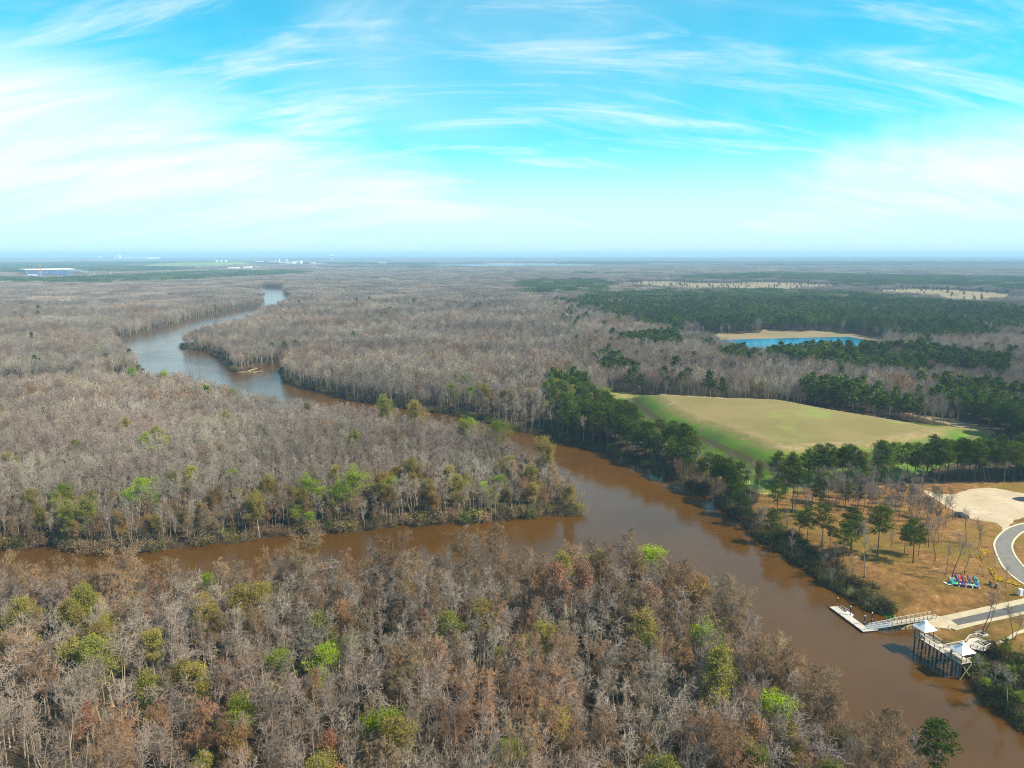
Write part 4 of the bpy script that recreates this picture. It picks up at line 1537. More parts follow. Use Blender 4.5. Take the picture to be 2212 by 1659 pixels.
# thin the canopy where tall kinds stand
keep = np.ones(len(q), bool)
keep &= ~(inside(NOBARE, q) & (kind != K['pine']) & (rng.random(len(q)) < np.where(d < 13, .45, .90)))
keep &= nospit
keep &= ~(inside(NOBARE2, q) & (kind != K['pine']))
thin = rng.random(len(q))
keep &= ~((kind == K['pine']) & (thin < .30))
keep &= ~((kind == K['cypress']) & (thin < .35))
keep &= ~(other & ~pin & (thin < .25))
keep &= ~(nw & (kind == 0) & (thin < .24 + .16 * (1 - right)))
T_ = np.array([t[:2] for t in TAKEN])
TR = np.array([t[2] for t in TAKEN])
for i in range(0, len(T_)):
    keep &= ((q - T_[i]) ** 2).sum(1) > TR[i] ** 2
emit(q[keep], kind[keep], hh[keep])


# shrubs along every visible bank (walk the shoreline)
def along(P, step, off, jit, closed=True):
    o = []
    n = len(P)
    for i in range(n if closed else n - 1):
        a, b = P[i], P[(i + 1) % n]
        L = np.linalg.norm(b - a)
        if L < .1:
            continue
        k = max(1, int(L / step))
        for j in range(k):
            o.append(a + (b - a) * (j + rng.random()) / k + rng.normal(0, jit, 2))
    return np.array(o)


s1 = np.concatenate([along(OUT, 1.9, 0, 1.5), along(ISL, 1.9, 0, 1.5)])
D1 = np.hypot(s1[:, 0], s1[:, 1])
a1 = np.degrees(np.arctan2(s1[:, 0], s1[:, 1]))
s1 = s1[(D1 < 900) & (np.abs(a1) < 40)]
dd = shore(s1)
s1, dd = s1[(dd > -.4) & (dd < 6)], dd[(dd > -.4) & (dd < 6)]
# keep the ramp, docks and pier clear
CLEAR = poly([r1(640, 700), r1(960, 560), r1(1300, 600), r1(1420, 640), r1(2300, 470), r1(2300, 800), r1(1900, 960), r1(1730, 1010), r1(1700, 1240), r1(1560, 1240), r1(1180, 1090), r1(1180, 760), r1(900, 780)], 2.0)
m = ~inside(CLEAR, s1)
s1 = s1[m]
isr = ~inside(NEARWOOD, s1) & ~(dist(ISL, s1) < 8)
kd = np.where(rng.random(len(s1)) < np.where(isr, .5, .15), K['shrub'], K['brush'])
emit(s1, kd, rng.uniform(2.2, 4.6, len(s1)) * np.where(isr, 1.0, np.where(dist(ISL, s1) < 8, 1.35, .95)))
s2 = along(ISL, 1.6, 0, 2.4)
s2 = s2[(shore(s2) > .8) & (s2[:, 1] < 330)]
emit(s2, np.where(rng.random(len(s2)) < .12, K['shrub'], K['brush']), rng.uniform(2.5, 6.5, len(s2)))
# thick dark scrub on the slope of the right bank, green scrub at the lower right
SLOPE = poly([(1543, 1077), (1600, 1100), (1640, 1130), (1720, 1175), (1790, 1225), (1850, 1262), (1885, 1285), (1915, 1318), (1876, 1310), (1810, 1275), (1758, 1238), (1698, 1193), (1637, 1156), (1590, 1112)], 1.0)
SLOPE2 = poly([r1(1720, 1010), r1(1790, 1000), r1(1900, 1010), r1(2000, 1060), r1(2100, 1090), r1(2300, 1120), r1(2300, 1700), r1(2120, 1560), r1(1960, 1420), r1(1830, 1300), r1(1770, 1200)], 2.0)
q = jitter_grid(130, 330, 2.0)
q = q[wobble(q, 4.5, 2.0) > -.62]
for P, kk in ((SLOPE, .58), (SLOPE2, .72)):
    qs = q[inside(P, q)]
    emit(qs, np.where(rng.random(len(qs)) < kk, K['shrub'], K['brush']), rng.uniform(1.8, 4.2, len(qs)))
qs = q[inside(SLOPE, q)]
qs = qs[rng.random(len(qs)) < .07]
emit(qs, np.where(rng.random(len(qs)) < .6, K['bare'], K['darkbare']), rng.uniform(6, 11, len(qs)))
qs = q[inside(SLOPE, q) & (q[:, 1] > 240)]
qs = qs[rng.random(len(qs)) < .09]
emit(qs, np.full(len(qs), K['pine']), rng.uniform(9, 16, len(qs)))
qs = q[inside(SLOPE2, q)]
qs = qs[rng.random(len(qs)) < .10]
emit(qs, np.where(rng.random(len(qs)) < .6, K['pine'], K['green']), rng.uniform(3.5, 6.5, len(qs)))
qs = q[inside(SLOPE2, q)]
qs = qs[rng.random(len(qs)) < .045]
emit(qs, np.full(len(qs), K['bare']), rng.uniform(5, 9, len(qs)))
# a few understory trees in the park grove left of the sand lot
GROVE = poly([zz5(930, 430), zz5(1500, 440), zz5(1900, 450), zz5(2040, 560), zz5(2180, 700), zz5(2200, 830), zz5(1900, 880), zz5(1650, 800), zz5(1400, 700), zz5(1000, 560)], PLATEAU)
q = jitter_grid(200, 330, 4.0)
qs = q[inside(GROVE, q) & ~inside(SANDLOT, q)]
CARCLEAR = poly([z3(790, 540), z3(1000, 540), z3(1010, 760), z3(790, 760)], PLATEAU)
qs = qs[rng.random(len(qs)) < .80]
qs = qs[~inside(CARCLEAR, qs)]
emit(qs, np.where(rng.random(len(qs)) < .40, K['bare'], K['darkbare']), rng.uniform(6, 12, len(qs)))

GROVE2 = poly([zz5(430, 420), zz5(950, 415), zz5(1500, 400), zz5(1900, 430), zz5(1500, 470), zz5(1100, 620), zz5(900, 700), zz5(640, 640), zz5(480, 560)], PLATEAU)
q = jitter_grid(200, 330, 5.0)
qs = q[inside(GROVE2, q) & ~inside(SANDLOT, q)]
qs = qs[rng.random(len(qs)) < .72]
qs = qs[~inside(CARCLEAR, qs)]
uq = rng.random(len(qs))
emit(qs, np.where(uq < .34, K['bare'], np.where(uq < .78, K['darkbare'], K['pine'])), rng.uniform(8, 14, len(qs)))
PARKMID = poly([zz5(700, 700), zz5(1100, 640), zz5(1700, 850), zz5(2150, 900), zz5(2100, 1050), zz5(1650, 1000), zz5(1100, 960), zz5(800, 850)], PLATEAU)
qs = q[inside(PARKMID, q)]
qs = qs[rng.random(len(qs)) < .10]
uq = rng.random(len(qs))
emit(qs, np.where(uq < .6, K['bare'], np.where(uq < .8, K['darkbare'], K['pine'])), rng.uniform(6, 12, len(qs)))
AP, AK, AH = np.concatenate(rowsP), np.concatenate(rowsK), np.concatenate(rowsH)
AZ = ground_z(AP)
# on screen?
co, si = math.cos(PITCH), math.sin(PITCH)
fw = AP[:, 1] * co + (CAM_H - AZ - AH * .6) * si
sxp = CX + FV * AP[:, 0] / fw
syp = CY - FV * (AP[:, 1] * si - (CAM_H - AZ - AH * .6) * co) / fw
vis = (sxp > -10) & (sxp < 2222) & (syp < 1690)
size_on = AH / np.hypot(AP[:, 0], AP[:, 1])

LAB = {
    'bare': [(lambda x, y: x < 560 and y > 1480, 'bare pale grey tree at the bottom left among thin trunks', 'bare trees at the bottom left'),
             (lambda x, y: x < 560, 'bare pale grey tree in the left of the near wood, below the creek', 'bare trees left of the near wood'),
             (lambda x, y: x < 1180 and y > 1480, 'bare grey-brown tree at the bottom middle of the near wood', 'bare trees at the bottom middle'),
             (lambda x, y: x < 1180, 'bare grey-brown tree in the middle of the near wood, below the creek', 'bare trees in the middle of the near wood'),
             (lambda x, y: y > 1480, 'bare mauve-grey tree at the bottom right of the near wood', 'bare trees at the bottom right'),
             (lambda x, y: True, 'bare mauve-grey tree on the upper right of the near wood', 'bare trees on the upper right of the near wood')],
    'cypress': [(lambda x, y: x < 700 and y > 1420, 'brown feathery cypress at the lower left of the near wood', 'cypresses at the lower left'),
                (lambda x, y: x < 700, 'brown feathery cypress on the left along the near creek bank', 'cypresses left along the creek'),
                (lambda x, y: x < 1150 and y > 1420, 'brown feathery cypress at the lower middle of the near wood', 'cypresses at the lower middle'),
                (lambda x, y: x < 1150 and y > 1250, 'brown feathery cypress behind the middle of the near creek bank', 'cypresses behind the middle creek bank'),
                (lambda x, y: y > 1420, 'brown feathery cypress at the lower right of the near wood', 'cypresses at the lower right'),
                (lambda x, y: y > 1250, 'brown feathery cypress near the river fork on the near bank', 'cypresses near the river fork'),
                (lambda x, y: True, 'brown feathery tree along the far side of the creek', 'brown trees beyond the creek')],
    'olive': [(lambda x, y: y > 1250, 'olive budded tree among grey trees of the near wood', 'olive budded trees in the near wood'),
             (lambda x, y: y > 1000, 'olive budded tree along the island shore above the creek', 'olive budded trees on the island shore'),
             (lambda x, y: True, 'olive budded tree in the woods beyond the island', 'olive budded trees beyond the island')],
    'ochre': [(lambda x, y: y > 1250, 'ochre budded tree among grey trees of the near wood', 'ochre budded trees in the near wood'),
             (lambda x, y: y > 1000, 'ochre budded tree along the island shore above the creek', 'ochre budded trees on the island shore'),
             (lambda x, y: True, 'ochre budded tree in the woods beyond the island', 'ochre budded trees beyond the island')],
    'red': [(lambda x, y: y > 1250, 'rust red budded tree among grey trees of the near wood', 'rust red budded trees in the near wood'),
             (lambda x, y: y > 1000, 'rust red budded tree along the island shore above the creek', 'rust red budded trees on the island shore'),
             (lambda x, y: True, 'rust red budded tree in the woods beyond the island', 'rust red budded trees beyond the island')],
    'green': [(lambda x, y: y > 1250, 'small leafing green tree between bare trees of the near wood', 'leafing trees in the near wood'),
              (lambda x, y: True, 'small leafing green tree in the woods beyond the creek', 'leafing trees beyond the creek')],
    'pine': [(lambda x, y: x < 1400 and y > 780 and y < 875, 'dark pine in the upper half of the belt on the right river bank', 'pines in the upper bank belt'),
             (lambda x, y: x < 1400 and y > 780, 'dark pine in the lower half of the belt beside the mound track', 'pines in the lower bank belt'),
             (lambda x, y: x < 1560 and y > 900, 'dark pine in the clump right of the white trailer', 'pines right of the trailer'),
             (lambda x, y: x > 1900 and y > 950, 'tall dark pine in the row behind the sand lot', 'pines behind the sand lot'),
             (lambda x, y: y > 1050, 'dark pine standing over the straw of the park', 'pines in the park'),
             (lambda x, y: x > 1560 and y > 950, 'tall dark pine in the row between the mound and the park', 'pines between the mound and the park'),
             (lambda x, y: x < 1560 and y > 780, 'dark pine along the river bank left of the grassy mound', 'pines on the bank left of the mound'),
             (lambda x, y: True, 'dark pine in the belt behind the grassy mound', 'pines behind the mound')],
    'shrub': [(lambda x, y: x > 2000, 'green and brown scrub bush on the bank below the pier', 'bushes on the bank below the pier'),
              (lambda x, y: x > 1300, 'dark scrub bush on the steep right bank of the river', 'bushes on the steep right bank'),
              (lambda x, y: y > 1200, 'brown brushy shrub at the edge of the near wood', 'shrubs along the near wood'),
              (lambda x, y: True, 'brown brushy shrub at the water edge of the island', 'shrubs along the island shore')]}
FAM = {'bare': ['bare', 'darkbare'], 'cypress': ['cypress'], 'budding': ['red', 'olive', 'ochre'], 'green': ['green'], 'pine': ['pine'], 'shrub': ['shrub', 'brush']}
MASSNAME = {'bare': ('bare_woodland', 'packed wood of bare grey trees either side of the river'), 'cypress': ('cypress_woodland', 'brown feathery cypresses mixed into the wet woods'),
            'budding': ('budding_woodland', 'budding olive and ochre trees mixed into the woods'), 'green': ('leafing_woodland', 'leafing green trees scattered in the woods'),
            'pine': ('pine_woodland', 'dark pines of the further stands near the mound'), 'shrub': ('undergrowth', 'shrubs and brush along the banks')}
single = np.zeros(len(AP), bool)
SINGLES = []
for fam, kinds in FAM.items():
    idx = np.nonzero(np.isin(AK, [K[k] for k in kinds]) & vis)[0]
    lim = 292 - COUNT.get(NAME[kinds[0]], 0)
    idx = idx[np.argsort(-size_on[idx])][:lim]
    single[idx] = True
    for i in idx:
        x, y = sxp[i], syp[i]
        for test, lab, grp in LAB[KN[AK[i]] if fam == 'budding' else fam]:
            if test(x, y):
                break
        SINGLES.append([add_tree(KN[AK[i]], AP[i, 0], AP[i, 1], AZ[i] - .15, AH[i], lab, grp, lean=(rnd.gauss(0, .03), rnd.gauss(0, .03))), KN[AK[i]], x, y])
    rest = np.nonzero(np.isin(AK, [K[k] for k in kinds]) & ~single)[0]
    models, first = [], {}
    for k in kinds:
        first[K[k]] = len(models)
        models += [m_[2] for m_ in MODELS[k]]
    if len(rest):
        which = np.array([first[AK[i]] + rng.integers(len(MODELS[KN[AK[i]]])) for i in rest])
        s = np.array([AH[i] / HREF[KN[AK[i]]] for i in rest])
        mass(MASSNAME[fam][0], models, np.column_stack([AP[rest], AZ[rest] - .15]), rng.uniform(0, 6.283, len(rest)), s, which, MASSNAME[fam][1])

# trees that stand next to one of the landmark trees are told apart by it
ADJ = {'bare': 'bare grey tree', 'darkbare': 'dark bare tree', 'cypress': 'brown feathery cypress', 'olive': 'olive budded tree', 'ochre': 'ochre budded tree',
       'red': 'rust red budded tree', 'green': 'leafing green tree', 'pine': 'dark pine', 'shrub': 'leafy dark shrub', 'brush': 'brown brushy shrub'}
done = set()
for vx, vy, lab in LANDMARK:
    for kd_, adj in ADJ.items():
        for dname, (ux, uy) in (('left of', (-1, 0)), ('right of', (1, 0)), ('in front of', (0, 1)), ('behind', (0, -1))):
            best, bi = 1e9, None
            for n_, (o_, k_, x_, y_) in enumerate(SINGLES):
                if k_ != kd_ or abs(x_ - vx) > 110 or abs(y_ - vy) > 110:
                    continue
                ax, ay = (x_ - vx), (y_ - vy)
                al, ac = ax * ux + ay * uy, abs(ax * uy) + abs(ay * ux)
                if al < 6 or ac > al:
                    continue
                r2_ = ax * ax + ay * ay
                if r2_ < best:
                    best, bi = r2_, n_
            if bi is None or bi in done:
                continue
            t_ = '%s closest %s the %s' % (adj, dname, lab)
            if len(t_.replace('-', ' ').split()) <= 16:
                SINGLES[bi][0]['label'] = t_
                done.add(bi)

# mid woods (470 - 1500 m)
q = np.concatenate([jitter_grid(NEAR, 800, 4.4), jitter_grid(800, 1500, 5.6)])
d = shore(q)
m = (d > 1.5) & ~open_ground(q)
q, d = q[m], d[m]
pin = in_pines(q)
u = rng.random(len(q))
pr = wobble(q, 60, 2.0) + .5 * wobble(q, 23, 5.0)
fam = np.where(pin & (u < .93), 2, np.where(u > .988, 3, np.where(u < .05 + .50 * (pr > .50), 1, 0)))
upl = inside(UPLAND, q)
fam = np.where(~pin & upl & (q[:, 0] > 60) & (u > .90) & (u < .90 + .02 + .05 * (wobble(q, 70, 9.0) > .3)), 2, fam)
fam = np.where(~pin & ~upl & (u > .985) & (u < .988), 2, fam)
z = ground_z(q)
for k, (nm, key, lab) in enumerate([('bare_woodland', 'bare', 'far bare grey woods either side of the winding river'), ('cypress_woodland', 'cypress', 'brown patches in the far bare woods'),
                                    ('pine_woodland', 'pine', 'dark pine woods around the lake'), ('leafing_woodland', 'green', 'green specks of leafing trees in the far woods')]):
    j = np.nonzero(fam == k)[0]
    if k == 2:
        j = j[rng.random(len(j)) < .72]
    h = rng.uniform(.74, 1.18, len(j)) * (1.0 + .16 * wobble(q[j], 55, 6.0))
    scl = np.column_stack([h * rng.uniform(.95, 1.25, len(j)), h * rng.uniform(.95, 1.25, len(j)), h])
    mass(nm, LOW[key], np.column_stack([q[j], z[j] - .1]), rng.uniform(0, 6.28, len(j)), scl, rng.integers(0, len(LOW[key]), len(j)), lab)

q = jitter_grid(1500, 2600, 17.0)
fq = (inside(FIELDS[0], q) | inside(FIELDS[1], q)) & (rng.random(len(q)) < .10 + .45 * (wobble(q * np.array([.5, 1.0]), 45, 3.0) > .25))
q = q[fq]
mass('pine_woodland', LOW['pine'] + LOW['bare'], np.column_stack([q, ground_z(q)]), rng.uniform(0, 6.28, len(q)), rng.uniform(.35, .9, len(q)), rng.integers(0, len(LOW['pine']) + 3, len(q)), 'scattered low trees on the tan clearings')

# far woods
for dmin, dmax, st, sx_, sz_, lab in [(1500, 3400, 23.0, 1.0, 1.0, 'wide bare and pine woods toward the horizon'), (3400, 12000, 75.0, 3.0, 1.05, 'hazy woods below the horizon'),
                                      (12000, 30000, 300.0, 11.0, 1.3, 'hazy woods on the horizon')]:
    q = jitter_grid(dmin, dmax, st, 40.0)
    if dmin < 3000:
        d = shore(q)
        m = (d > 14) & ~open_ground(q, 10.0)
        q = q[m]
    pin = in_pines(q)
    u = rng.random(len(q))
    if dmin >= 3000:
        bandv = np.sin(q[:, 1] / 900.0 + 1.3 * wobble(q, 1500, 3.0)) + 1.1 * wobble(q * np.array([.35, 1.0]), 700, 8.0)
        pin |= bandv > .35
    sites = [at(130, 598, 2), at(500, 582, 2), at(395, 575, 2), at(480, 571, 2), at(530, 570.5, 2), at(1140, 573.5, 2)]
    rad = [210, 260, 420, 220, 300, 0]
    for s_, r0_ in zip(sites, rad):
        e = (q - s_) / np.array([r0_ + 1.0, r0_ * .9 + 1.0])
        q_ok = (e ** 2).sum(1) > 1
        q, pin, u = q[q_ok], pin[q_ok], u[q_ok]
    if dmin >= 3000:
        fl = poly([(880, 570.5), (1000, 569), (1250, 569.5), (1400, 571.5), (1380, 575), (1200, 577), (960, 577)], 2.0)
        q_ok = ~inside(fl, q) & (dist(fl, q) > 40)
        q, pin, u = q[q_ok], pin[q_ok], u[q_ok]
    for key, nm in (('bare', 'bare_woodland'), ('pine', 'pine_woodland')):
        j = np.nonzero(pin == (key == 'pine'))[0]
        s = rng.uniform(.9, 1.1, len(j))
        scl = np.column_stack([s * sx_, s * sx_, s * sz_ * rng.uniform(.85, 1.1, len(j))])
        mass(nm, PATCH[key], np.column_stack([q[j], np.full(len(j), 1.2)]), rng.uniform(0, 6.28, len(j)), scl, rng.integers(0, 4, len(j)), ('bare: ' if 0 else '') + lab)
#PART2
def w3(fn, a, b, z):
    p = at(*fn(a, b), z)
    return Vector((p[0], p[1], z))


def sp(a, b, z):
    p = at(a / 1.35624, b / 1.35624, z)
    return Vector((p[0], p[1], z))


def gz(p):
    return float(ground_z([[p[0], p[1]]])[0])


# ------------------------------------------------------------------ timber pier with two shelters
DZ = 4.25
A0 = sp(2688, 1869, DZ)
B0 = sp(2812, 1946, DZ)
uu = (B0 - A0).normalized()
ww = Vector((-uu.y, uu.x, 0))
if ww.x < 0:
    ww = -ww
A1 = A0 - uu * 1.4
B1 = B0 + uu * 0.2
LP, WP = (B1 - A1).length, 3.3


def pp(s, t, z):
    v_ = A1 + uu * s + ww * t
    return Vector((v_.x, v_.y, z))


pier = empty('fishing_pier', A1 - Vector((0, 0, DZ)))
PO = pier.location


def loc(v_):
    return Vector(v_) - PO


tag(pier, 'tall timber fishing pier on dark piles above the brown water', 'pier')


def board_run(parent, a, b, wd, z, th, name, mat, off, step=.9):
    """deck of wide boards laid across a run from a to b"""
    a, b = Vector(a), Vector(b)
    d = (b - a)
    L = d.length
    d.normalize()
    n_ = Vector((-d.y, d.x, 0))
    k = max(1, int(L / step))
    me = None
    for i in range(k):
        c = a + d * (L * (i + .5) / k)
        if me is None:
            mb = MB().box((0, 0, 0), (L / k - .025, wd, th), 0)
            o = mb.build(name, mat, parent)
            me = o.data
        else:
            o = link(name, me, parent)
        o.location = Vector((c.x, c.y, z)) - off
        o.rotation_euler = (0, 0, math.atan2(d.y, d.x))


board_run(pier, pp(0, WP / 2, 0), pp(LP, WP / 2, 0), WP, DZ, .12, 'deck_panel', M['deck'], PO)
# branch deck towards the land, round the twin stemmed tree
BR = [sp(x, y, DZ) for x, y in [(2763, 1902), (2826, 1889), (2838, 1873), (2865, 1868), (2886, 1877), (2905, 1890), (2900, 1898), (2880, 1909), (2842, 1900), (2826, 1907), (2782, 1917)]]
mbk = MB().prism([(v_.x - PO.x, v_.y - PO.y) for v_ in BR], DZ - .10, DZ + .055)
mbk.build('branch_deck', M['deck'], pier)
# piles, caps and beams under the deck
pile = MB().bar((0, 0, -2.0), (0, 0, DZ - .3), .34, n=8)
pm = None
nb = 7
for i in range(nb):
    s = .35 + (LP - .7) * i / (nb - 1)
    for t_ in (.25, WP / 2, WP - .25):
        p = pp(s, t_, 0)
        if pm is None:
            o = pile.build('piling', M['timber_dark'], pier)
            pm = o.data
        else:
            o = link('piling', pm, pier)
        o.location = loc(p)
    MB().bar(loc(pp(s, -.15, DZ - .22)), loc(pp(s, WP + .15, DZ - .22)), .2, .25).build('cross_beam', M['timber_dark'], pier)
for t_ in (.2, WP - .2):
    MB().bar(loc(pp(-.1, t_, DZ - .13)), loc(pp(LP + .1, t_, DZ - .13)), .12, .2).build('stringer', M['timber'], pier)
for i in range(4):
    s = LP * (.24 + .2 * i)
    if i == 3:
        s = LP + .05
        MB().bar(loc(pp(s, .1, .2)), loc(pp(s, WP - .1, DZ - .3)), .12, .16).build('brace', M['yellow_timber'], pier)
        MB().bar(loc(pp(s + .12, WP - .3, .6)), loc(pp(s + .12, .6, DZ - .6)), .10, .14).build('brace', M['timber'], pier)
    else:
        MB().bar(loc(pp(s - 1.1, -.12, .4)), loc(pp(s + 1.0, -.12, DZ - .4)), .12, .16).build('brace', M['yellow_timber'] if i < 2 else M['timber'], pier)
for i in range(2):
    s = LP * (.30 + .32 * i)
    MB().bar(loc(pp(s - 1.2, -.16, .55)), loc(pp(s + 1.4, -.16, .55)), .10, .18).build('brace', M['yellow_timber'], pier)
for v_ in BR[1:10]:
    o = link('piling', pm, pier)
    o.location = loc(Vector((v_.x, v_.y, 0)))


post_me = None


def railing(parent, off, pts, z, top=M['timber'], low=M['timber'], post=M['timber_dark'], h=1.05, step=1.6, closed=False):
    """posts with a flat cap rail and two lower rails"""
    global post_me
    for a, b in zip(pts[:-1], pts[1:]):
        a, b = Vector((a.x, a.y, z if z is not None else a.z)), Vector((b.x, b.y, z if z is not None else b.z))
        L = (b - a).length
        k = max(1, round(L / step))
        for i in range(k + 1):
            p = a + (b - a) * i / k
            mb = MB().box((0, 0, h / 2), (.11, .11, h))
            if post_me is None:
                post_me = {}
            if post.name not in post_me:
                o = mb.build('rail_post', post, parent)
                post_me[post.name] = o.data
            else:
                o = link('rail_post', post_me[post.name], parent)
            o.location = p - off
        up = Vector((0, 0, 1))
        MB().bar(a + up * (h + .03) - off, b + up * (h + .03) - off, .2, .06).build('cap_rail', top, parent)
        for f in (.38, .72):
            MB().bar(a + up * h * f - off, b + up * h * f - off, .05, .11).build('rail', low, parent)


railing(pier, PO, [pp(LP - .2, WP - .1, 0), pp(LP - .06, .1, 0), pp(3.3, .1, 0)], DZ + .06, M['timber'])
railing(pier, PO, [pp(3.3, .1, 0), pp(.1, .1, 0), pp(.1, WP - .1, 0), pp(5.6, WP - .1, 0)], DZ + .06, M['timber'])
railing(pier, PO, [BR[0], BR[1], BR[2], BR[3]], DZ + .06, M['deck'])
railing(pier, PO, [BR[10], BR[9], BR[8], BR[7], BR[6]], DZ + .06, M['deck'])
railing(pier, PO, [BR[3], BR[4]], DZ + .06, M['timber'], step=1.1)


def shelter(c, label):
    o = empty('shelter', c, math.atan2(uu.y, uu.x))
    tag(o, label, 'shelter', 'white roofed shelters on the pier')
    hw, ph = 1.45, 2.35
    for sx in (-1, 1):
        for sy in (-1, 1):
            MB().box((sx * hw, sy * hw, ph / 2), (.15, .15, ph)).build('post', M['timber_dark'], o)
    for k in range(4):
        a, b = [(-hw, -hw), (hw, -hw), (hw, hw), (-hw, hw)][k], [(hw, -hw), (hw, hw), (-hw, hw), (-hw, -hw)][k]
        MB().bar((*a, ph + .05), (*b, ph + .05), .10, .2).build('eave_beam', M['timber'], o)
    e, pk = 2.05, 1.85
    q, zt = .42, ph + .12 + pk * (1 - .42 / 2.05)
    for k in range(4):                                     # four roof slopes, each a thin sheet of standing-seam metal
        t0 = math.pi / 2 * k - math.pi * .75
        c0 = [math.sqrt(2) * math.cos(t0), math.sqrt(2) * math.sin(t0)]
        c1 = [math.sqrt(2) * math.cos(t0 + math.pi / 2), math.sqrt(2) * math.sin(t0 + math.pi / 2)]
        z0 = ph + .12
        mb = MB()
        vs = [(c0[0] * e, c0[1] * e, z0), (c1[0] * e, c1[1] * e, z0), (c1[0] * q, c1[1] * q, zt), (c0[0] * q, c0[1] * q, zt)]
        mb.add(vs + [(x, y, z - .06) for x, y, z in vs], [(0, 1, 2, 3), (7, 6, 5, 4), (0, 4, 5, 1), (1, 5, 6, 2), (2, 6, 7, 3), (3, 7, 4, 0)])
        r = mb.build('roof_slope', M['roof'], o)
        sm_ = MB()
        for f in np.linspace(-.8, .8, 7):
            m0 = Vector((c0[0] + c1[0], c0[1] + c1[1], 0)) / 2
            d_ = (Vector((c1[0], c1[1], 0)) - Vector((c0[0], c0[1], 0))) / 2
            top = max(abs(f), q / e)
            pa = m0 * e + d_ * (f * e) + Vector((0, 0, z0 + .01))
            pb = m0 * (e * top) + d_ * (f * e) + Vector((0, 0, z0 + pk * (1 - top) + .01))
            sm_.bar(pa, pb, .035, .05)
        sm_.build('seam', M['roof'], r)
    MB().box((0, 0, zt + .10), (.62, .62, .30)).build('vent_base', M['white'], o)
    mb = MB().box((0, 0, zt + .27), (1.0, 1.0, .05))
    mb.add([(-.5, -.5, zt + .297), (.5, -.5, zt + .297), (.5, .5, zt + .297), (-.5, .5, zt + .297), (0, 0, zt + .72)], [(0, 1, 4), (1, 2, 4), (2, 3, 4), (3, 0, 4)])
    mb.build('cupola', M['roof'], o)


shelter(pp(1.55, WP / 2 + .05, DZ + .06), 'white pyramid roofed shelter at the far end of the pier near the ramp')
shelter(pp(LP - 1.6, WP / 2 + .05, DZ + .06), 'white pyramid roofed shelter at the near end of the pier')
bn = empty('bench', pp(4.6, WP - .6, DZ + .06), math.atan2(uu.y, uu.x))
tag(bn, 'tan timber bench on the pier just past the far shelter', 'bench')
MB().box((0, 0, .44), (1.7, .42, .06)).build('seat', M['yellow_timber'], bn)
for sx in (-.7, .7):
    MB().box((sx, 0, .21), (.1, .36, .41)).build('leg', M['yellow_timber'], bn)
MB().box((0, .22, .75), (1.7, .05, .34)).build('backrest', M['yellow_timber'], bn)
pl = empty('planter', on_ground(*r1(1800, 915)) + Vector((0, 0, .0)))
pl.location.z = DZ + .06
tag(pl, 'square timber bench box around the two-stemmed tree', 'planter')
for k in range(4):
    t0 = math.pi / 2 * k + .3
    MB().box((math.cos(t0) * .95, math.sin(t0) * .95, .22), (.35, 2.25 if k % 2 else 1.55, .44), t0).build('side', M['deck'], pl)
sg = empty('sign_post', w3(r1, 1890, 915, 4.3), 0.3)
tag(sg, 'small dark notice post where the footpath meets the pier', 'sign')
MB().box((0, 0, .6), (.1, .1, 1.2)).build('post', M['timber_dark'], sg)
MB().box((0, -.07, 1.15), (.5, .04, .5)).build('board', M['steel'], sg)

# ------------------------------------------------------------------ floating dock, gangway and fixed walkway
FZ = .5
dk = [sp(x, y, FZ) for x, y in [(2429, 1779), (2450, 1777), (2534, 1836), (2571, 1842), (2571, 1847), (2527, 1851)]]
fd = empty('floating_dock', Vector((dk[0].x, dk[0].y, 0)))
FO = fd.location
tag(fd, 'white floating dock with dark floats lying in the brown river', 'dock')
pa, pb = (dk[0] + dk[1]) / 2, (dk[2] + dk[5]) / 2
wdk = 2.5
MB().prism([((v_ - FO).x, (v_ - FO).y) for v_ in dk], -.25, FZ - .1).build('float', M['black'], fd)
MB().prism([((v_ - FO).x * 1, (v_ - FO).y) for v_ in dk], FZ - .1, FZ - .005).build('fender', M['alu'], fd)
for k in range(8):
    a = dk[0] + (dk[5] - dk[0]) * k / 8
    b = dk[0] + (dk[5] - dk[0]) * (k + 1) / 8
    c = dk[1] + (dk[2] - dk[1]) * (k + 1) / 8
    d = dk[1] + (dk[2] - dk[1]) * k / 8
    g = Vector((.03, 0, 0))
    MB().prism([((v_ - FO).x, (v_ - FO).y) for v_ in (a.lerp(b, .015), a.lerp(b, .985), d.lerp(c, .985), d.lerp(c, .015))], FZ + .002, FZ + .05).build('deck_panel', M['deck'], fd)
MB().prism([((v_ - FO).x, (v_ - FO).y) for v_ in (dk[5].lerp(dk[2], .05), dk[4], dk[3], dk[2].lerp(dk[3], .08))], FZ + .002, FZ + .05).build('deck_panel', M['deck'], fd)
for k in (.15, .3, .45, .6, .75, .9):
    v_ = dk[0].lerp(dk[5], k) - FO
    MB().box((v_.x, v_.y, FZ + .09), (.12, .35, .07)).build('cleat', M['black'], fd)
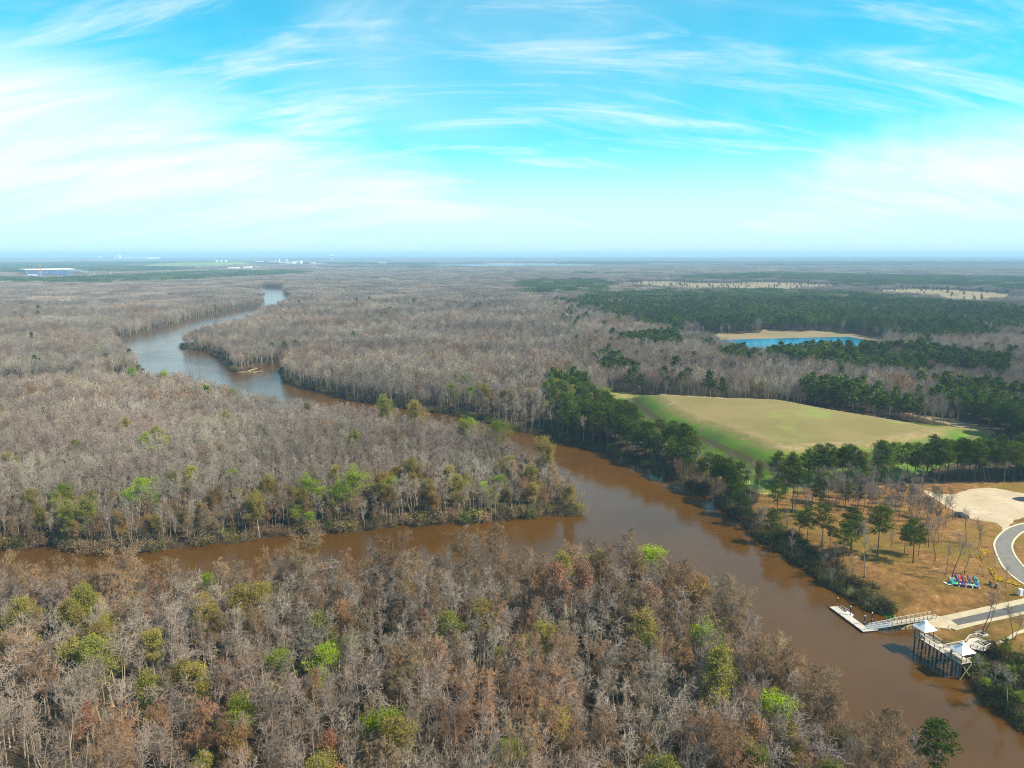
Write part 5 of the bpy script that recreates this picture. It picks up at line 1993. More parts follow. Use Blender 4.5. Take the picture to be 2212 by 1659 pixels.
# kayak launch beside the dock
kl = [sp(x, y, .45) for x, y in [(2456, 1780), (2475, 1786), (2499, 1801), (2489, 1806), (2466, 1801), (2453, 1783)]]
kz = empty('kayak_launch', Vector((kl[2].x, kl[2].y, 0)))
KO = kz.location
tag(kz, 'low white kayak launch with guide rails tied to the floating dock', 'kayak launch')
MB().prism([((v_ - KO).x, (v_ - KO).y) for v_ in [kl[1].lerp(kl[2], .25), kl[2], kl[3], kl[4]]], -.1, .42).build('platform', M['white'], kz)
a, b = kl[0] - KO, kl[2].lerp(kl[3], .5) - KO
sd_ = Vector((-(b - a).y, (b - a).x, 0)).normalized()
MB().bar(Vector((a.x, a.y, .2)), Vector((a.lerp(b, .55).x, a.lerp(b, .55).y, .3)), 1.1, .25).build('slide', M['black'], kz)
for s in (-.55, .55):
    MB().bar(a + sd_ * s + Vector((0, 0, .6)), a.lerp(b, .75) + sd_ * s + Vector((0, 0, .75)), .07).build('guide_rail', M['alu'], kz)
    for f in (.02, .4, .74):
        q_ = a.lerp(b, f) + sd_ * s
        MB().bar((q_.x, q_.y, .1), (q_.x, q_.y, .95), .06).build('guide_post', M['alu'], kz)
# mooring piles
for x, y, lab in [(2451, 1780, 'black white-capped pile at the outer end of the floating dock'), (2489, 1806, 'black white-capped pile beside the kayak launch'),
                  (2530, 1834, 'black white-capped pile at the inner corner of the dock'), (2552, 1825, 'black white-capped pile behind the dock corner next to the gangway')]:
    p = sp(x, y, .2)
    o = empty('mooring_pile', (p.x, p.y, 0))
    tag(o, lab, 'pile', 'piles holding the floating dock')
    MB().bar((0, 0, -2), (0, 0, 3.05), .36, n=10).build('post', M['black'], o)
    MB().bar((0, 0, 1.25), (0, 0, 1.42), .385, n=10).build('band', M['white'], o)
    MB().bar((0, 0, 3.05), (0, 0, 3.4), .40, n=10, r2=.08).build('cap', M['white'], o)


def walkway(name, label, cat, a, b, c, d, mat, railmat, post, under, step, panel=None):
    """a-b near edge, d-c far edge; sloping deck with a railing on both sides"""
    o = empty(name, Vector((a.x, a.y, 0)))
    off = o.location
    tag(o, label, cat)
    k = 9
    for i in range(k):
        p0, p1 = a.lerp(b, i / k + .006), a.lerp(b, (i + 1) / k)
        q0, q1 = d.lerp(c, i / k + .006), d.lerp(c, (i + 1) / k)
        vs = [p0 - off, p1 - off, q1 - off, q0 - off]
        mb = MB()
        mb.add(vs + [v_ - Vector((0, 0, .1)) for v_ in vs], [(0, 1, 2, 3), (7, 6, 5, 4), (0, 4, 5, 1), (1, 5, 6, 2), (2, 6, 7, 3), (3, 7, 4, 0)])
        mb.build('deck_panel', mat, o)
    up = Vector((0, 0, 1))
    for s0, s1 in ((a, b), (d, c)):
        MB().bar(s0 - off - up * .18, s1 - off - up * .18, .12, .22).build('stringer', under, o)
        L = (s1 - s0).length
        n = max(2, round(L / step))
        for i in range(n + 1):
            p = s0.lerp(s1, i / n) - off
            MB().box((p.x, p.y, p.z + .5), (.10, .10, 1.0)).build('rail_post', post, o)
        MB().bar(s0 - off + up * 1.05, s1 - off + up * 1.05, .17, .07).build('cap_rail', railmat, o)
        for f in (.35, .7):
            MB().bar(s0 - off + up * f, s1 - off + up * f, .04, .09).build('rail', railmat, o)
        if panel and s0 is a:
            n_ = 26
            for i in range(n_):
                p = s0.lerp(s1, (i + .5) / n_) - off
                MB().box((p.x, p.y, p.z + .52), (.035, .035, .95)).build('baluster', panel, o)
    return o, off


ga, gb = sp(2534, 1845, .62), sp(2613, 1833, 1.75)
gd, gc = sp(2543, 1838, .62), sp(2607, 1826, 1.75)
walkway('gangway', 'silver gangway sloping from the fixed walkway down to the floating dock', 'gangway', ga, gb, gc, gd, M['alu'], M['alu'], M['alu'], M['alu'], 1.2, M['alu'])
fa, fb = sp(2614, 1832, 1.8), sp(2741, 1812, 2.35)
fdx, fc = sp(2606, 1824, 1.8), sp(2727, 1802, 2.35)
wk, wo = walkway('fixed_walkway', 'timber walkway with railings from the ramp apron to the gangway', 'walkway', fa, fb, fc, fdx, M['deck'], M['timber'], M['timber_dark'], M['timber'], 1.35)
for i in range(6):
    for s0, s1 in ((fa, fb), (fdx, fc)):
        p = s0.lerp(s1, i / 6.5) - wo
        MB().bar((p.x, p.y, -1.8), (p.x, p.y, p.z - .12), .26, n=8).build('piling', M['timber_dark'], wk)
# timber bulkhead beside the ramp
ba, bb, bc = sp(2640, 1843, .25), sp(2669, 1831, 1.25), sp(2706, 1826, 1.3)
bk = empty('bulkhead', Vector((ba.x, ba.y, 0)))
tag(bk, 'short timber bulkhead with stepped posts between ramp and walkway', 'bulkhead')
BO = bk.location
MB().bar(ba - BO, bb - BO, .45, .12).build('sloping_cap', M['yellow_timber'], bk)
MB().bar(bb - BO, bc - BO, .6, .12).build('level_cap', M['yellow_timber'], bk)
for i in range(16):
    p = (ba.lerp(bb, i / 7) if i < 8 else bb.lerp(bc, (i - 7) / 8)) - BO
    MB().box((p.x, p.y - .1, (p.z - 1.5) / 2 - .05), (.22, .22, p.z + 1.5)).build('piling', M['yellow_timber'], bk)
for a, b in ((ba, bb), (bb, bc)):
    MB().bar(a - BO + Vector((0, .08, -.45)), b - BO + Vector((0, .08, -.45)), .08, .8).build('sheeting', M['timber_dark'], bk)
# low wing walls on the apron
for (x0, y0), (x1, y1), lab in [((1400, 770), (1425, 785), 'short dark kerb wall at the near lip of the ramp apron'), ((1535, 770), (1580, 787), 'dark angled wing wall at the near corner of the ramp apron')]:
    a, b = on_ground(*r1(x0, y0)), on_ground(*r1(x1, y1))
    o = MB().bar(Vector((0, 0, .05)), b - a + Vector((0, 0, .05)), .3, .5).build('wing_wall', M['concrete'])
    o.location = a
    tag(o, lab, 'wall')
bo = empty('bollard', on_ground(*r1(1505, 770)))
tag(bo, 'thin dark bollard at the edge of the ramp apron', 'bollard')
MB().bar((0, 0, -.1), (0, 0, .9), .16, n=8).build('post', M['black'], bo)
MB().bar((0, 0, .9), (0, 0, .98), .18, n=8, r2=.4).build('cap', M['steel'], bo)

# ------------------------------------------------------------------ kayak rack and kayaks
k0, k1 = on_ground(*src(2788, 1717)), on_ground(*src(2868, 1726))
rk = empty('kayak_rack', k0, math.atan2(k1.y - k0.y, k1.x - k0.x))
RL = (k1 - k0).length
tag(rk, 'long white kayak rack on the turf with blue and bright boats in it', 'rack')
nr = 5
for i in range(nr):
    x = RL * i / (nr - 1)
    for y, h in ((0, .75), (2.2, 2.0)):
        MB().box((x, y, h / 2), (.14, .14, h)).build('post', M['white'], rk)
    MB().box((x, 1.1, .32), (.12, 2.4, .12)).build('bearer', M['white'], rk)
    MB().box((x, -.12, .12), (.34, .34, .24)).build('foot', M['white'], rk)
    MB().box((x, 2.4, 1.25), (.12, 1.2, .12)).build('upper_bearer', M['white'], rk)
for y, z in ((.15, .44), (2.05, .44), (1.95, 1.37), (2.85, 1.37)):
    MB().bar((-.2, y, z), (RL + .2, y, z), .09).build('cross_rail', M['white'], rk)


def kayak_mesh(L=3.1, W=.74, H=.36):
    st = 11
    V = []
    n = 10
    for i in range(st):
        t = i / (st - 1) * 2 - 1
        k = max(.04, (1 - abs(t) ** 2.6)) ** .75
        rise = .20 * abs(t) ** 2.6
        for j in range(n):
            a = 2 * math.pi * j / n
            zc = math.sin(a)
            V.append((W / 2 * k * math.cos(a), t * L / 2, H * .5 + rise + zc * H * .5 * (k * (.55 if zc > 0 else 1)) ))
    F = [(i * n + j, i * n + (j + 1) % n, (i + 1) * n + (j + 1) % n, (i + 1) * n + j) for i in range(st - 1) for j in range(n)]
    return V, F + [tuple(range(n))[::-1], tuple(range((st - 1) * n, st * n))]


KV, KF = kayak_mesh()
KCOL = {'teal': (.02, .42, .36), 'aqua': (.03, .50, .55), 'green': (.12, .50, .10), 'lime': (.40, .60, .06), 'black': (.02, .02, .03), 'white': (.75, .75, .78), 'navy': (.02, .03, .20),
        'violet': (.22, .05, .42), 'magenta': (.45, .05, .22), 'slate': (.22, .26, .48), 'orange': (.80, .28, .02), 'yellow': (.80, .48, .03), 'sky blue': (.08, .30, .62), 'blue': (.03, .10, .48),
        'red': (.62, .03, .03), 'maroon': (.20, .03, .03), 'pale blue': (.40, .55, .80), 'rust': (.45, .12, .03)}
KM = {k: plain('kayak_' + k.replace(' ', '_'), v, .35, .06, 2.0, spec=.5) for k, v in KCOL.items()}
KMESH = {}
cock = None


def kayak(x, y, z, col, label, tilt=0.0, grp='kayaks on the rack'):
    global cock
    if col not in KMESH:
        me = bpy.data.meshes.new('kayak')
        me.from_pydata(KV, [], KF)
        me.polygons.foreach_set('use_smooth', np.ones(len(me.polygons), bool))
        me.materials.append(KM[col])
        KMESH[col] = me
    e = empty('kayak', rk.matrix_basis @ Vector((x, y, z)))
    e.rotation_euler = (tilt, rnd.uniform(-.6, .6), rk.rotation_euler.z + rnd.uniform(-.03, .03))
    tag(e, label, 'kayak', grp)
    h = link('hull', KMESH[col], e)
    if cock is None:
        c = MB().bar((0, -.38, .285), (0, .42, .285), .40, .05, n=8).build('cockpit', M['black'], e)
        cock = c.data
    else:
        link('cockpit', cock, e)


low_row = ['teal', 'aqua', 'green', 'lime', 'black', 'white', 'navy', 'violet', 'magenta', 'slate', 'orange', 'yellow', 'aqua', 'white', 'green', 'pale blue', 'sky blue', 'blue']
num = {}
for i, c in enumerate(low_row):
    x = .25 + (RL - .5) * i / (len(low_row) - 1)
    before = low_row[i - 1] if i else None
    lab = ('%s kayak at the left end of the lower row of the rack' % c) if i == 0 else ('%s kayak on the lower row of the rack, right of the %s one' % (c, before))
    kayak(x, 1.1, .5, c, lab, rnd.uniform(-.03, .03))
up_row = ['navy', 'red', 'maroon', 'rust', 'black', 'maroon', 'black', 'teal']
for i, c in enumerate(up_row):
    x = RL * (.24 + .74 * i / 7)
    before = up_row[i - 1] if i else None
    lab = ('%s kayak leaning at the left end of the upper row' % c) if i == 0 else ('%s kayak leaning on the upper row, next to the %s one on its left' % (c, before))
    kayak(x, 2.5, 1.45, c, lab, .35)
cn = empty('canoe', rk.matrix_basis @ Vector((-1.0, .6, .32)))
tag(cn, 'pale lilac boat lying on the turf left of the kayak rack', 'canoe')
cn.rotation_euler = (0, 0, .5)
cn.scale = (1.1, .85, 1)
me = bpy.data.meshes.new('hull')
me.from_pydata(KV, [], KF)
me.materials.append(M['white'])
link('hull', me, cn, (0, 0, -.3))
MB().bar((0, -.5, -.02), (0, .5, -.02), .42, .05, n=8).build('cockpit', M['black'], cn)

# brown bin enclosures and the white cabinet
for x, y, lab in [(2902, 1716, 'brown slatted bin box nearest the kayak rack'), (2919, 1724, 'brown slatted bin box, the right one of the pair')]:
    p = on_ground(x / 1.35624, y / 1.35624)
    o = empty('bin_enclosure', p, .35)
    tag(o, lab, 'bin', 'brown bins beside the kayak rack')
    me = None
    for k in range(4):
        for j in range(6):
            a = math.pi / 2 * k
            off_ = -.45 + .18 * j
            c = Vector((math.cos(a) * .55 - math.sin(a) * off_, math.sin(a) * .55 + math.cos(a) * off_, .7))
            if me is None:
                s_ = MB().box((0, 0, 0), (.05, .155, 1.3)).build('slat', M['brown_wood'], o)
                me = s_.data
            else:
                s_ = link('slat', me, o)
            s_.location = c
            s_.rotation_euler = (0, 0, a)
    MB().box((0, 0, 1.42), (1.3, 1.3, .10), taper=.9).build('lid', M['brown_wood'], o)
    o.scale = (.78, .78, .95)
    MB().box((0, 0, .6), (.9, .9, 1.1)).build('bin', M['black'], o)
p = on_ground(*src(2987, 1745))
o = empty('cabinet', p, .25)
tag(o, 'white utility cabinet alone on the turf above the drive', 'cabinet')
MB().box((0, 0, .95), (1.0, .85, 1.7)).build('body', M['white'], o)
MB().box((0, 0, .04), (1.2, 1.05, .16)).build('base', M['kerb'], o)
MB().box((0, 0, 1.84), (1.1, .95, .08), taper=.85).build('lid', M['white'], o)
MB().box((0, -.437, .95), (.84, .02, 1.45)).build('door', M['alu'], o)

# ------------------------------------------------------------------ parked car
p0, p1 = on_ground(*z3(812, 560)), on_ground(*z3(975, 578))
cp = (p0 + p1) / 2
cz = PLATEAU + .06
ca = empty('parked_car', (cp.x, cp.y, cz), math.atan2(p1.y - p0.y, p1.x - p0.x) + .0)
tag(ca, 'dark sport utility car parked at the edge of the sand lot', 'car')


def loft(prof, ws, name, mat, parent):
    """side profile (x,z list) given a width at each point -> closed body"""
    n = len(prof)
    vs = [(x, -w_ / 2, z) for (x, z), w_ in zip(prof, ws)] + [(x, w_ / 2, z) for (x, z), w_ in zip(prof, ws)]
    fs = [(i, (i + 1) % n, n + (i + 1) % n, n + i) for i in range(n)] + [tuple(range(n))[::-1], tuple(range(n, 2 * n))]
    return MB().add(vs, fs).build(name, mat, parent)


loft([(-2.35, .42), (-2.38, .75), (-2.28, 1.05), (-2.1, 1.12), (1.05, 1.10), (2.0, .98), (2.32, .82), (2.36, .45), (2.2, .32), (-2.2, .32)], [1.75, 1.8, 1.8, 1.86, 1.86, 1.8, 1.7, 1.7, 1.7, 1.7], 'body', M['carpaint'], ca)
loft([(-2.12, 1.123), (-1.95, 1.70), (-1.6, 1.78), (.1, 1.78), (.45, 1.70), (1.15, 1.103)], [1.72, 1.42, 1.36, 1.36, 1.42, 1.68], 'cabin', M['carpaint'], ca)
for sy in (-1, 1):
    mb = MB()
    vs = [(-1.75, sy * .845, 1.17), (.85, sy * .845, 1.17), (.25, sy * .715, 1.64), (-1.65, sy * .715, 1.64)]
    mb.add(vs + [(x, y - sy * .02, z) for x, y, z in vs], [(0, 1, 2, 3), (7, 6, 5, 4), (0, 4, 5, 1), (1, 5, 6, 2), (2, 6, 7, 3), (3, 7, 4, 0)])
    mb.build('side_window', M['glass'], ca)
    MB().box((2.2, sy * .62, .78), (.16, .34, .16)).build('headlight', M['alu'], ca)
    MB().box((-2.33, sy * .72, .9), (.10, .2, .3)).build('tail_light', KM['red'], ca)
    for sx in (-1.42, 1.45):
        wh = empty('wheel', (0, 0, 0))
        wh.parent = ca
        wh.location = (sx, sy * .82, .37)
        MB().bar((0, -.12, 0), (0, .12, 0), .74, n=16).build('tyre', M['rubber'], wh)
        MB().bar((0, -.13, 0), (0, .13, 0), .44, n=10).build('rim', M['alu'], wh)
mb = MB()
vs = [(1.08, -.74, 1.16), (1.08, .74, 1.16), (.50, .64, 1.69), (.50, -.64, 1.69)]
mb.add(vs + [(x + .03, y, z + .02) for x, y, z in vs], [(3, 2, 1, 0), (4, 5, 6, 7), (0, 1, 5, 4), (1, 2, 6, 5), (2, 3, 7, 6), (3, 0, 4, 7)])
mb.build('windscreen', M['glass'], ca)

# ------------------------------------------------------------------ loose ground cover
def scatter_blades(name, P, n, mat, label, size, spread, seed, hgt=.5):
    r_ = np.random.default_rng(seed)
    lo, hi = P.min(0), P.max(0)
    q = r_.uniform(lo, hi, (n * 4, 2))
    q = q[inside(P, q)][:n]
    z = ground_z(q)
    C = np.column_stack([q, z + r_.uniform(.02, hgt, len(q))])
    V, F = leaf_quads(C, size, r_, spread)
    me = mesh_np(name, V, F, [mat])
    tag(link(name, me), label, kind='stuff')


YEL = densify(poly([z3(1000, 1030), z3(1080, 1000), z3(1150, 965), z3(1235, 960), z3(1250, 1000), z3(1180, 1030), z3(1160, 1075), z3(1090, 1080), z3(1080, 1050), z3(1010, 1060)], PLATEAU), .7, .22, 3)
YEL2 = densify(poly([z3(1235, 1185), z3(1290, 1200), z3(1330, 1275), z3(1440, 1320), z3(1560, 1365), z3(1620, 1395), z3(1560, 1400), z3(1430, 1365), z3(1310, 1335), z3(1240, 1330), z3(1290, 1300), z3(1235, 1220)], PLATEAU), .7, .18, 4)
YEL3 = densify(poly([z3(1110, 1150), z3(1170, 1140), z3(1200, 1160), z3(1130, 1168)], PLATEAU), .5, .1, 5)
for P_, nn_, lab in ((YEL, 2600, 'bright yellow ground cover between the bare trees beside the road'), (YEL2, 2600, 'bright yellow ground cover along the kerb behind the brown bins'), (YEL3, 300, 'small yellow patch in the turf above the kayak rack')):
    scatter_blades('yellow_patch', P_, nn_, M['yellow'], lab, .17, 1.5, 3, .35)  # yellow flakes scattered low over the ground to colour these patches
scatter_blades('reeds', poly([r1(770, 538), r1(830, 545), r1(940, 600), r1(1020, 672), r1(990, 682), r1(900, 640), r1(800, 575)], .3), 2600, M['reed'], 'bright green reeds at the water edge above the dock', .30, .6, 9, .45)


def tufts(name, P, n, mat, label, seed, size=.16):
    scatter_blades(name, P, n, mat, label, size * .85, 3.0, seed, .08)


LAWN = poly([r1(900, 400), r1(1300, 330), r1(2212, 400), r1(2212, 480), r1(1430, 655), r1(1050, 640)], 3.0)
tufts('grass', LAWN, 4500, twig_mat('dry_turf', (.16, .125, .02), (.27, .17, .04), (.19, .15, .02)), 'dry olive and orange turf on the slope above the ramp', 21)
STRAW = poly([zz5(480, 520), zz5(900, 560), zz5(1700, 620), zz5(2200, 900), zz5(2212, 1400), zz5(1400, 1240), zz5(1200, 1040), zz5(700, 800)], PLATEAU)
tufts('straw', STRAW, 9000, twig_mat('pine_straw', (.30, .145, .042), (.24, .12, .04), (.17, .09, .03)), 'orange pine straw litter under the park pines', 22, .2)


# fallen logs at the tip of the middle peninsula
for i, (x0, y0, x1, y1, rr) in enumerate([(520, 803, 562, 803, .32), (536, 801, 556, 796, .38), (548, 804, 568, 802, .26), (514, 804, 540, 806, .24)]):
    a, b = at(x0, y0, .4), at(x1, y1, .6)
    a, b = Vector((*a, .35)), Vector((*b, .8 + .4 * (i == 1)))
    L = (b - a).length
    o = empty('log', a)
    tag(o, ['longest bleached log of the jam at the peninsula tip', 'raised orange log of the jam at the peninsula tip', 'short log at the right end of the jam', 'low grey log at the left end of the jam'][i], 'log', 'logs of the jam')
    S = [(*(Vector((0, 0, 0)) + (b - a) * k / 6 + Vector((0, 0, .12 * math.sin(k)))), *((b - a) * (k + 1) / 6 + Vector((0, 0, .12 * math.sin(k + 1)))), rr * (1 - .09 * k), rr * (1 - .09 * (k + 1))) for k in range(6)]
    V, F = tubes(S, 7)
    link('trunk', mesh_np('trunk', V, F, [M['log']]), o)
    S = [(*((b - a) * f), *((b - a) * f + Vector((rnd.uniform(-1, 1), rnd.uniform(-1, 1), rnd.uniform(1.0, 2.2)))), rr * .35, rr * .1) for f in (.5, .7, .85, .95)]
    V, F = tubes(S, 5)
    link('branch', mesh_np('branch', V, F, [M['log']]), o)
for x0, y0, x1, y1, lab in [(1628, 1128, 1652, 1150, 'bare pale log slanting from the right bank into the river'), (1572, 1080, 1600, 1098, 'pale fallen trunk lying in the scrub of the right bank')]:
    a, b = on_ground(x0, y0), on_ground(x1, y1)
    o = empty('log', a)
    tag(o, lab, 'log')
    d = b - a
    S = [(*(d * k / 5 + Vector((0, 0, 1.6 - .32 * k))), *(d * (k + 1) / 5 + Vector((0, 0, 1.6 - .32 * (k + 1)))), .2 - .02 * k, .18 - .02 * k) for k in range(5)]
    V, F = tubes(S, 7)
    link('trunk', mesh_np('trunk', V, F, [M['bare_bark']]), o)
    S = [(*(d * f + Vector((0, 0, 1.6 - 1.6 * f))), *(d * f + Vector((rnd.uniform(-1, 1), rnd.uniform(-1, 1), 2.6 - 1.6 * f))), .06, .02) for f in (.2, .35, .5)]
    V, F = tubes(S, 4)
    link('branch', mesh_np('branch', V, F, [M['bare_bark']]), o)
# domed thicket with an arched stem at the very tip of the island
p = on_ground(1236, 1104)
dm = empty('thicket', p)
tag(dm, 'dark domed thicket with an arching stem at the very tip of the island', 'shrub')
r_ = np.random.default_rng(77)
a_ = r_.normal(0, 1, (900, 3))
a_ /= np.linalg.norm(a_, axis=1)[:, None]
a_[:, 2] = np.abs(a_[:, 2])
V, F = leaf_quads(a_ * np.array([3.4, 2.6, 3.3]) * r_.uniform(.75, 1.0, (900, 1)), .33, r_, .2)
link('foliage', mesh_np('foliage', V, F, [M['shrub_dark']]), dm)
S = [(-2.9 + 6.2 * k / 10, -.8, 3.8 * math.sin(math.pi * min(1, .18 + .82 * k / 10)), -2.9 + 6.2 * (k + 1) / 10, -.8, 3.8 * math.sin(math.pi * min(1, .18 + .82 * (k + 1) / 10)), .16, .15) for k in range(10)]
V, F = tubes(S, 5)
link('arching_stem', mesh_np('arching_stem', V, F, [M['bare_bark']]), dm)

# white trailer among the pines by the river
p = Vector((*at(1384, 968, 4.0), 4.0))
o = empty('trailer', p, -.35)
tag(o, 'small white trailer half hidden by pines on the river bank', 'trailer')
mb = MB().box((0, 0, 1.75), (6.2, 2.4, 2.3))
mb.build('body', M['white'], o)
MB().box((0, 0, 2.98), (6.4, 2.55, .12), taper=.96).build('roof', M['roof'], o)
for x in (-1.9, .3):
    MB().box((x, -1.21, 1.95), (1.0, .04, .7)).build('window', M['glass'], o)
MB().box((2.0, -1.21, 1.45), (.8, .04, 1.7)).build('door', M['alu'], o)
for x in (-.6, .6):
    for y in (-1.05, 1.05):
        MB().bar((x, y - .12, .36), (x, y + .12, .36), .72, n=12).build('wheel', M['rubber'], o)
p = Vector((*at(1412, 962, 4.0), 4.0))
o = empty('storage_tank', p)
tag(o, 'small white upright tank right of the trailer among pines', 'tank')
MB().bar((0, 0, 0), (0, 0, 2.6), 1.3, n=14).build('body', M['white'], o)
MB().bar((0, 0, 2.6), (0, 0, 3.0), 1.3, n=14, r2=.25).build('dome', M['white'], o)

# power poles
for x, y, h, lab, two in [(1626, 800, 19, 'twin-legged power pole in front of the lake', True), (1463, 752, 17, 'single power pole at the left of the lake bank', False), (1472, 752, 17, 'second power pole just right of the single one at the lake bank', False)]:
    p = Vector((*at(x, y, 4.0), 3.5))
    o = empty('power_pole', p, .1)
    tag(o, lab, 'power pole')
    for sx in ((-2, 2) if two else (0,)):
        MB().bar((sx, 0, 0), (sx, 0, h), .5, n=8, r2=.7).build('pole', M['timber_dark'], o)
    MB().bar((-5 if two else -2.2, 0, h - 2.2), (5 if two else 2.2, 0, h - 2.2), .35, .4).build('crossarm', M['timber_dark'], o)
    for sx in ((-4.6, 0, 4.6) if two else (-1.9, 1.9)):
        MB().bar((sx, 0, h - 2.1), (sx, 0, h - 1.4), .25, n=6).build('insulator', M['steel'], o)
# ------------------------------------------------------------------ far things on the plain
def far_sheet(pts, mat, name, label, z=2.2):
    P = densify(poly(pts, z), 60, 10, 5)
    flat(name, P, z, mat, label)


far_sheet([(8, 603), (40, 597), (60, 595), (250, 590.5), (258, 594), (180, 598), (100, 601)], M['sand'], 'sand_yard', 'pale cleared sand around the building under construction')
far_sheet([(446, 583), (470, 580.5), (520, 578.5), (560, 578.5), (566, 580), (520, 583), (480, 584.5)], M['sand'], 'sand_yard', 'long pale sand strip beyond the pines', 2.2)
far_sheet([(466, 571.5), (478, 568.5), (497, 568.5), (490, 572.5)], M['clay'], 'clay_yard', 'pinkish clay pit right of the green landfill hill')
far_sheet([(506, 570.2), (554, 569.6), (554, 571), (506, 571.8)], M['sand'], 'sand_yard', 'thin pale sand strip right of the clay pit')
far_sheet([(895, 573), (1000, 571.5), (1120, 571), (1250, 571.5), (1392, 573), (1370, 575.5), (1200, 576.5), (1000, 577.3), (905, 576.5)], M['lake'], 'far_lake', 'long thin blue lake below the horizon', 2.6)
far_sheet([(1040, 569.2), (1200, 568.6), (1200, 569.8), (1060, 570.2)], M['sand'], 'sand_yard', 'thin pale shore behind the far lake')
far_sheet([(1700, 619), (1760, 618), (1765, 620), (1705, 621)], M['sand'], 'sand_yard', 'pale yard inside the far pine belt')

# building under construction
b0_ = at(57, 596.8, 2.2)
b1_ = at(190, 594.5, 2.2)
v_ = Vector((b1_[0] - b0_[0], b1_[1] - b0_[1], 0))
BL, rz = v_.length, math.atan2(v_.y, v_.x)
o = empty('construction_hall', (b0_[0], b0_[1], 2.2), rz)
tag(o, 'huge blue clad building under construction with a white roof, far left', 'building')
BD, BH = 150.0, 30.0
MB().box((BL * .39, BD / 2, BH + 1.2), (BL * .80, BD, 2.4)).build('roof', M['far_white'], o)
for k in range(5):
    MB().box((BL * .5, BD / 2, BH * (k + .5) / 5 - 2.0), (BL * (1.0 if k < 4 else .85), BD - 2, 1.0)).build('floor_slab', M['steel'], o)
cm_ = None
for i in range(34):
    for y in (0, BD):
        if cm_ is None:
            q_ = MB().box((0, 0, BH / 2), (1.4, 1.4, BH - .2)).build('column', M['steel'], o)
            cm_ = q_.data
        else:
            q_ = link('column', cm_, o)
        q_.location = (BL * i / 33, y, 0)
pm_ = None
for i in range(26):
    for k in range(4):
        if rnd.random() < .78 - .5 * (i > 19):
            if pm_ is None:
                q_ = MB().box((0, 0, 0), (BL / 33 * .92, .5, BH / 5 - 1.6)).build('wall_panel', M['steel_blue'], o)
                pm_ = q_.data
            else:
                q_ = link('wall_panel', pm_, o)
            q_.location = (BL * (i + .5) / 33 * 1.15, -1.1, BH * (k + .95) / 5 - 1.0)
MB().box((BL * .08, -14, 6), (BL * .16, 20, 12)).build('annex', M['steel'], o)
p = at(89, 598, 2.2)
o = empty('tower_crane', (p[0], p[1], 2.2), .2)
tag(o, 'red tower crane in front of the building under construction', 'crane')
for sx in (-1.2, 1.2):
    for sy in (-1.2, 1.2):
        MB().box((sx, sy, 26), (.55, .55, 52)).build('mast_leg', M['crane'], o)
for k in range(13):
    s = 1 if k % 2 else -1
    MB().bar((-1.2 * s, -1.3, 4 * k), (1.2 * s, -1.3, 4 * k + 4), .35).build('mast_brace', M['crane'], o)
MB().bar((-10, 12, 52.5), (4, -22, 53.5), 1.5, 1.6).build('jib', M['crane'], o)
MB().box((0, 0, 50.5), (2.2, 2.6, 2.6)).build('cab', M['far_white'], o)
MB().box((-8, 10, 50.8), (3, 3, 3.4)).build('counterweight', M['steel'], o)
for x, y, L, lab in [(202, 598.5, 22, 'yellowish mobile crane boom right of the hall under construction'), (238, 597.5, 24, 'slanting crane boom at the right end of the hall under construction')]:
    p = at(x, y, 2.2)
    o = empty('mobile_crane', (p[0], p[1], 2.2))
    tag(o, lab, 'crane')
    MB().box((0, 0, 2), (12, 4, 3)).build('body', M['clay'], o)
    MB().bar((0, 0, 3), (5, 0, L), 1.6).build('boom', M['far_white'], o)
    MB().box((-4, 0, 4.6), (3, 3, 2.2)).build('cab', M['far_white'], o)
for i, (x, y, w_, h_) in enumerate([(20, 602, 22, 5), (40, 600, 26, 6), (150, 598, 18, 4), (215, 594, 20, 6), (228, 593, 24, 7), (243, 592.5, 22, 6), (205, 596.5, 14, 4)]):
    p = at(x, y, 2.2)
    o = empty('site_shed', (p[0], p[1], 2.2), rnd.uniform(-.2, .2))
    tag(o, ['pale site shed at the far left end of the sand yard', 'long pale site shed left of the blue hall', 'low site shed in front of the blue hall', 'site shed just right of the blue hall',
            'taller site shed among those right of the blue hall', 'site shed at the right end of the sand yard', 'smallest site shed right of the blue hall'][i], 'shed', 'site sheds around the hall')
    MB().box((0, 0, h_ / 2), (w_ * 1.6, 12, h_)).build('wall', M['far_white'], o)
    mb = MB()
    mb.add([(-w_ * .82, -6.4, h_), (w_ * .82, -6.4, h_), (w_ * .82, 6.4, h_), (-w_ * .82, 6.4, h_), (-w_ * .82, 0, h_ + 2.5), (w_ * .82, 0, h_ + 2.5)], [(0, 1, 5, 4), (2, 3, 4, 5), (0, 4, 3), (1, 2, 5)])
    mb.build('roof', M['clay'] if i % 2 else M['sand'], o)

# landfill hill: a broad green mound far off
c0, c1 = at(290, 576.5, 2), at(482, 574, 2)
n1_, n2_ = 60, 26
u_ = np.linspace(-1, 1, n1_)
w_ = np.linspace(-1, 1, n2_)
Ug, Wg = np.meshgrid(u_, w_)
cx_, cy_ = (c0 + c1) / 2
hx_, hy_ = np.linalg.norm(c1 - c0) / 2, 480.0
rr_ = np.maximum(np.abs(Ug), np.abs(Wg))
Hh = 36 * smooth((1 - rr_) / .38) * (.85 + .1 * np.sin(3 * Ug + 1)) * smooth((1.02 - Ug) / .6 + .2) - 2
V = np.column_stack([(cx_ + Ug * hx_).ravel(), (cy_ + hy_ * .9 + Wg * hy_).ravel(), (2 + Hh).ravel()])
i = np.arange(n1_ * n2_).reshape(n2_, n1_)
F = np.stack([i[:-1, :-1], i[:-1, 1:], i[1:, 1:], i[1:, :-1]], -1).reshape(-1, 4)
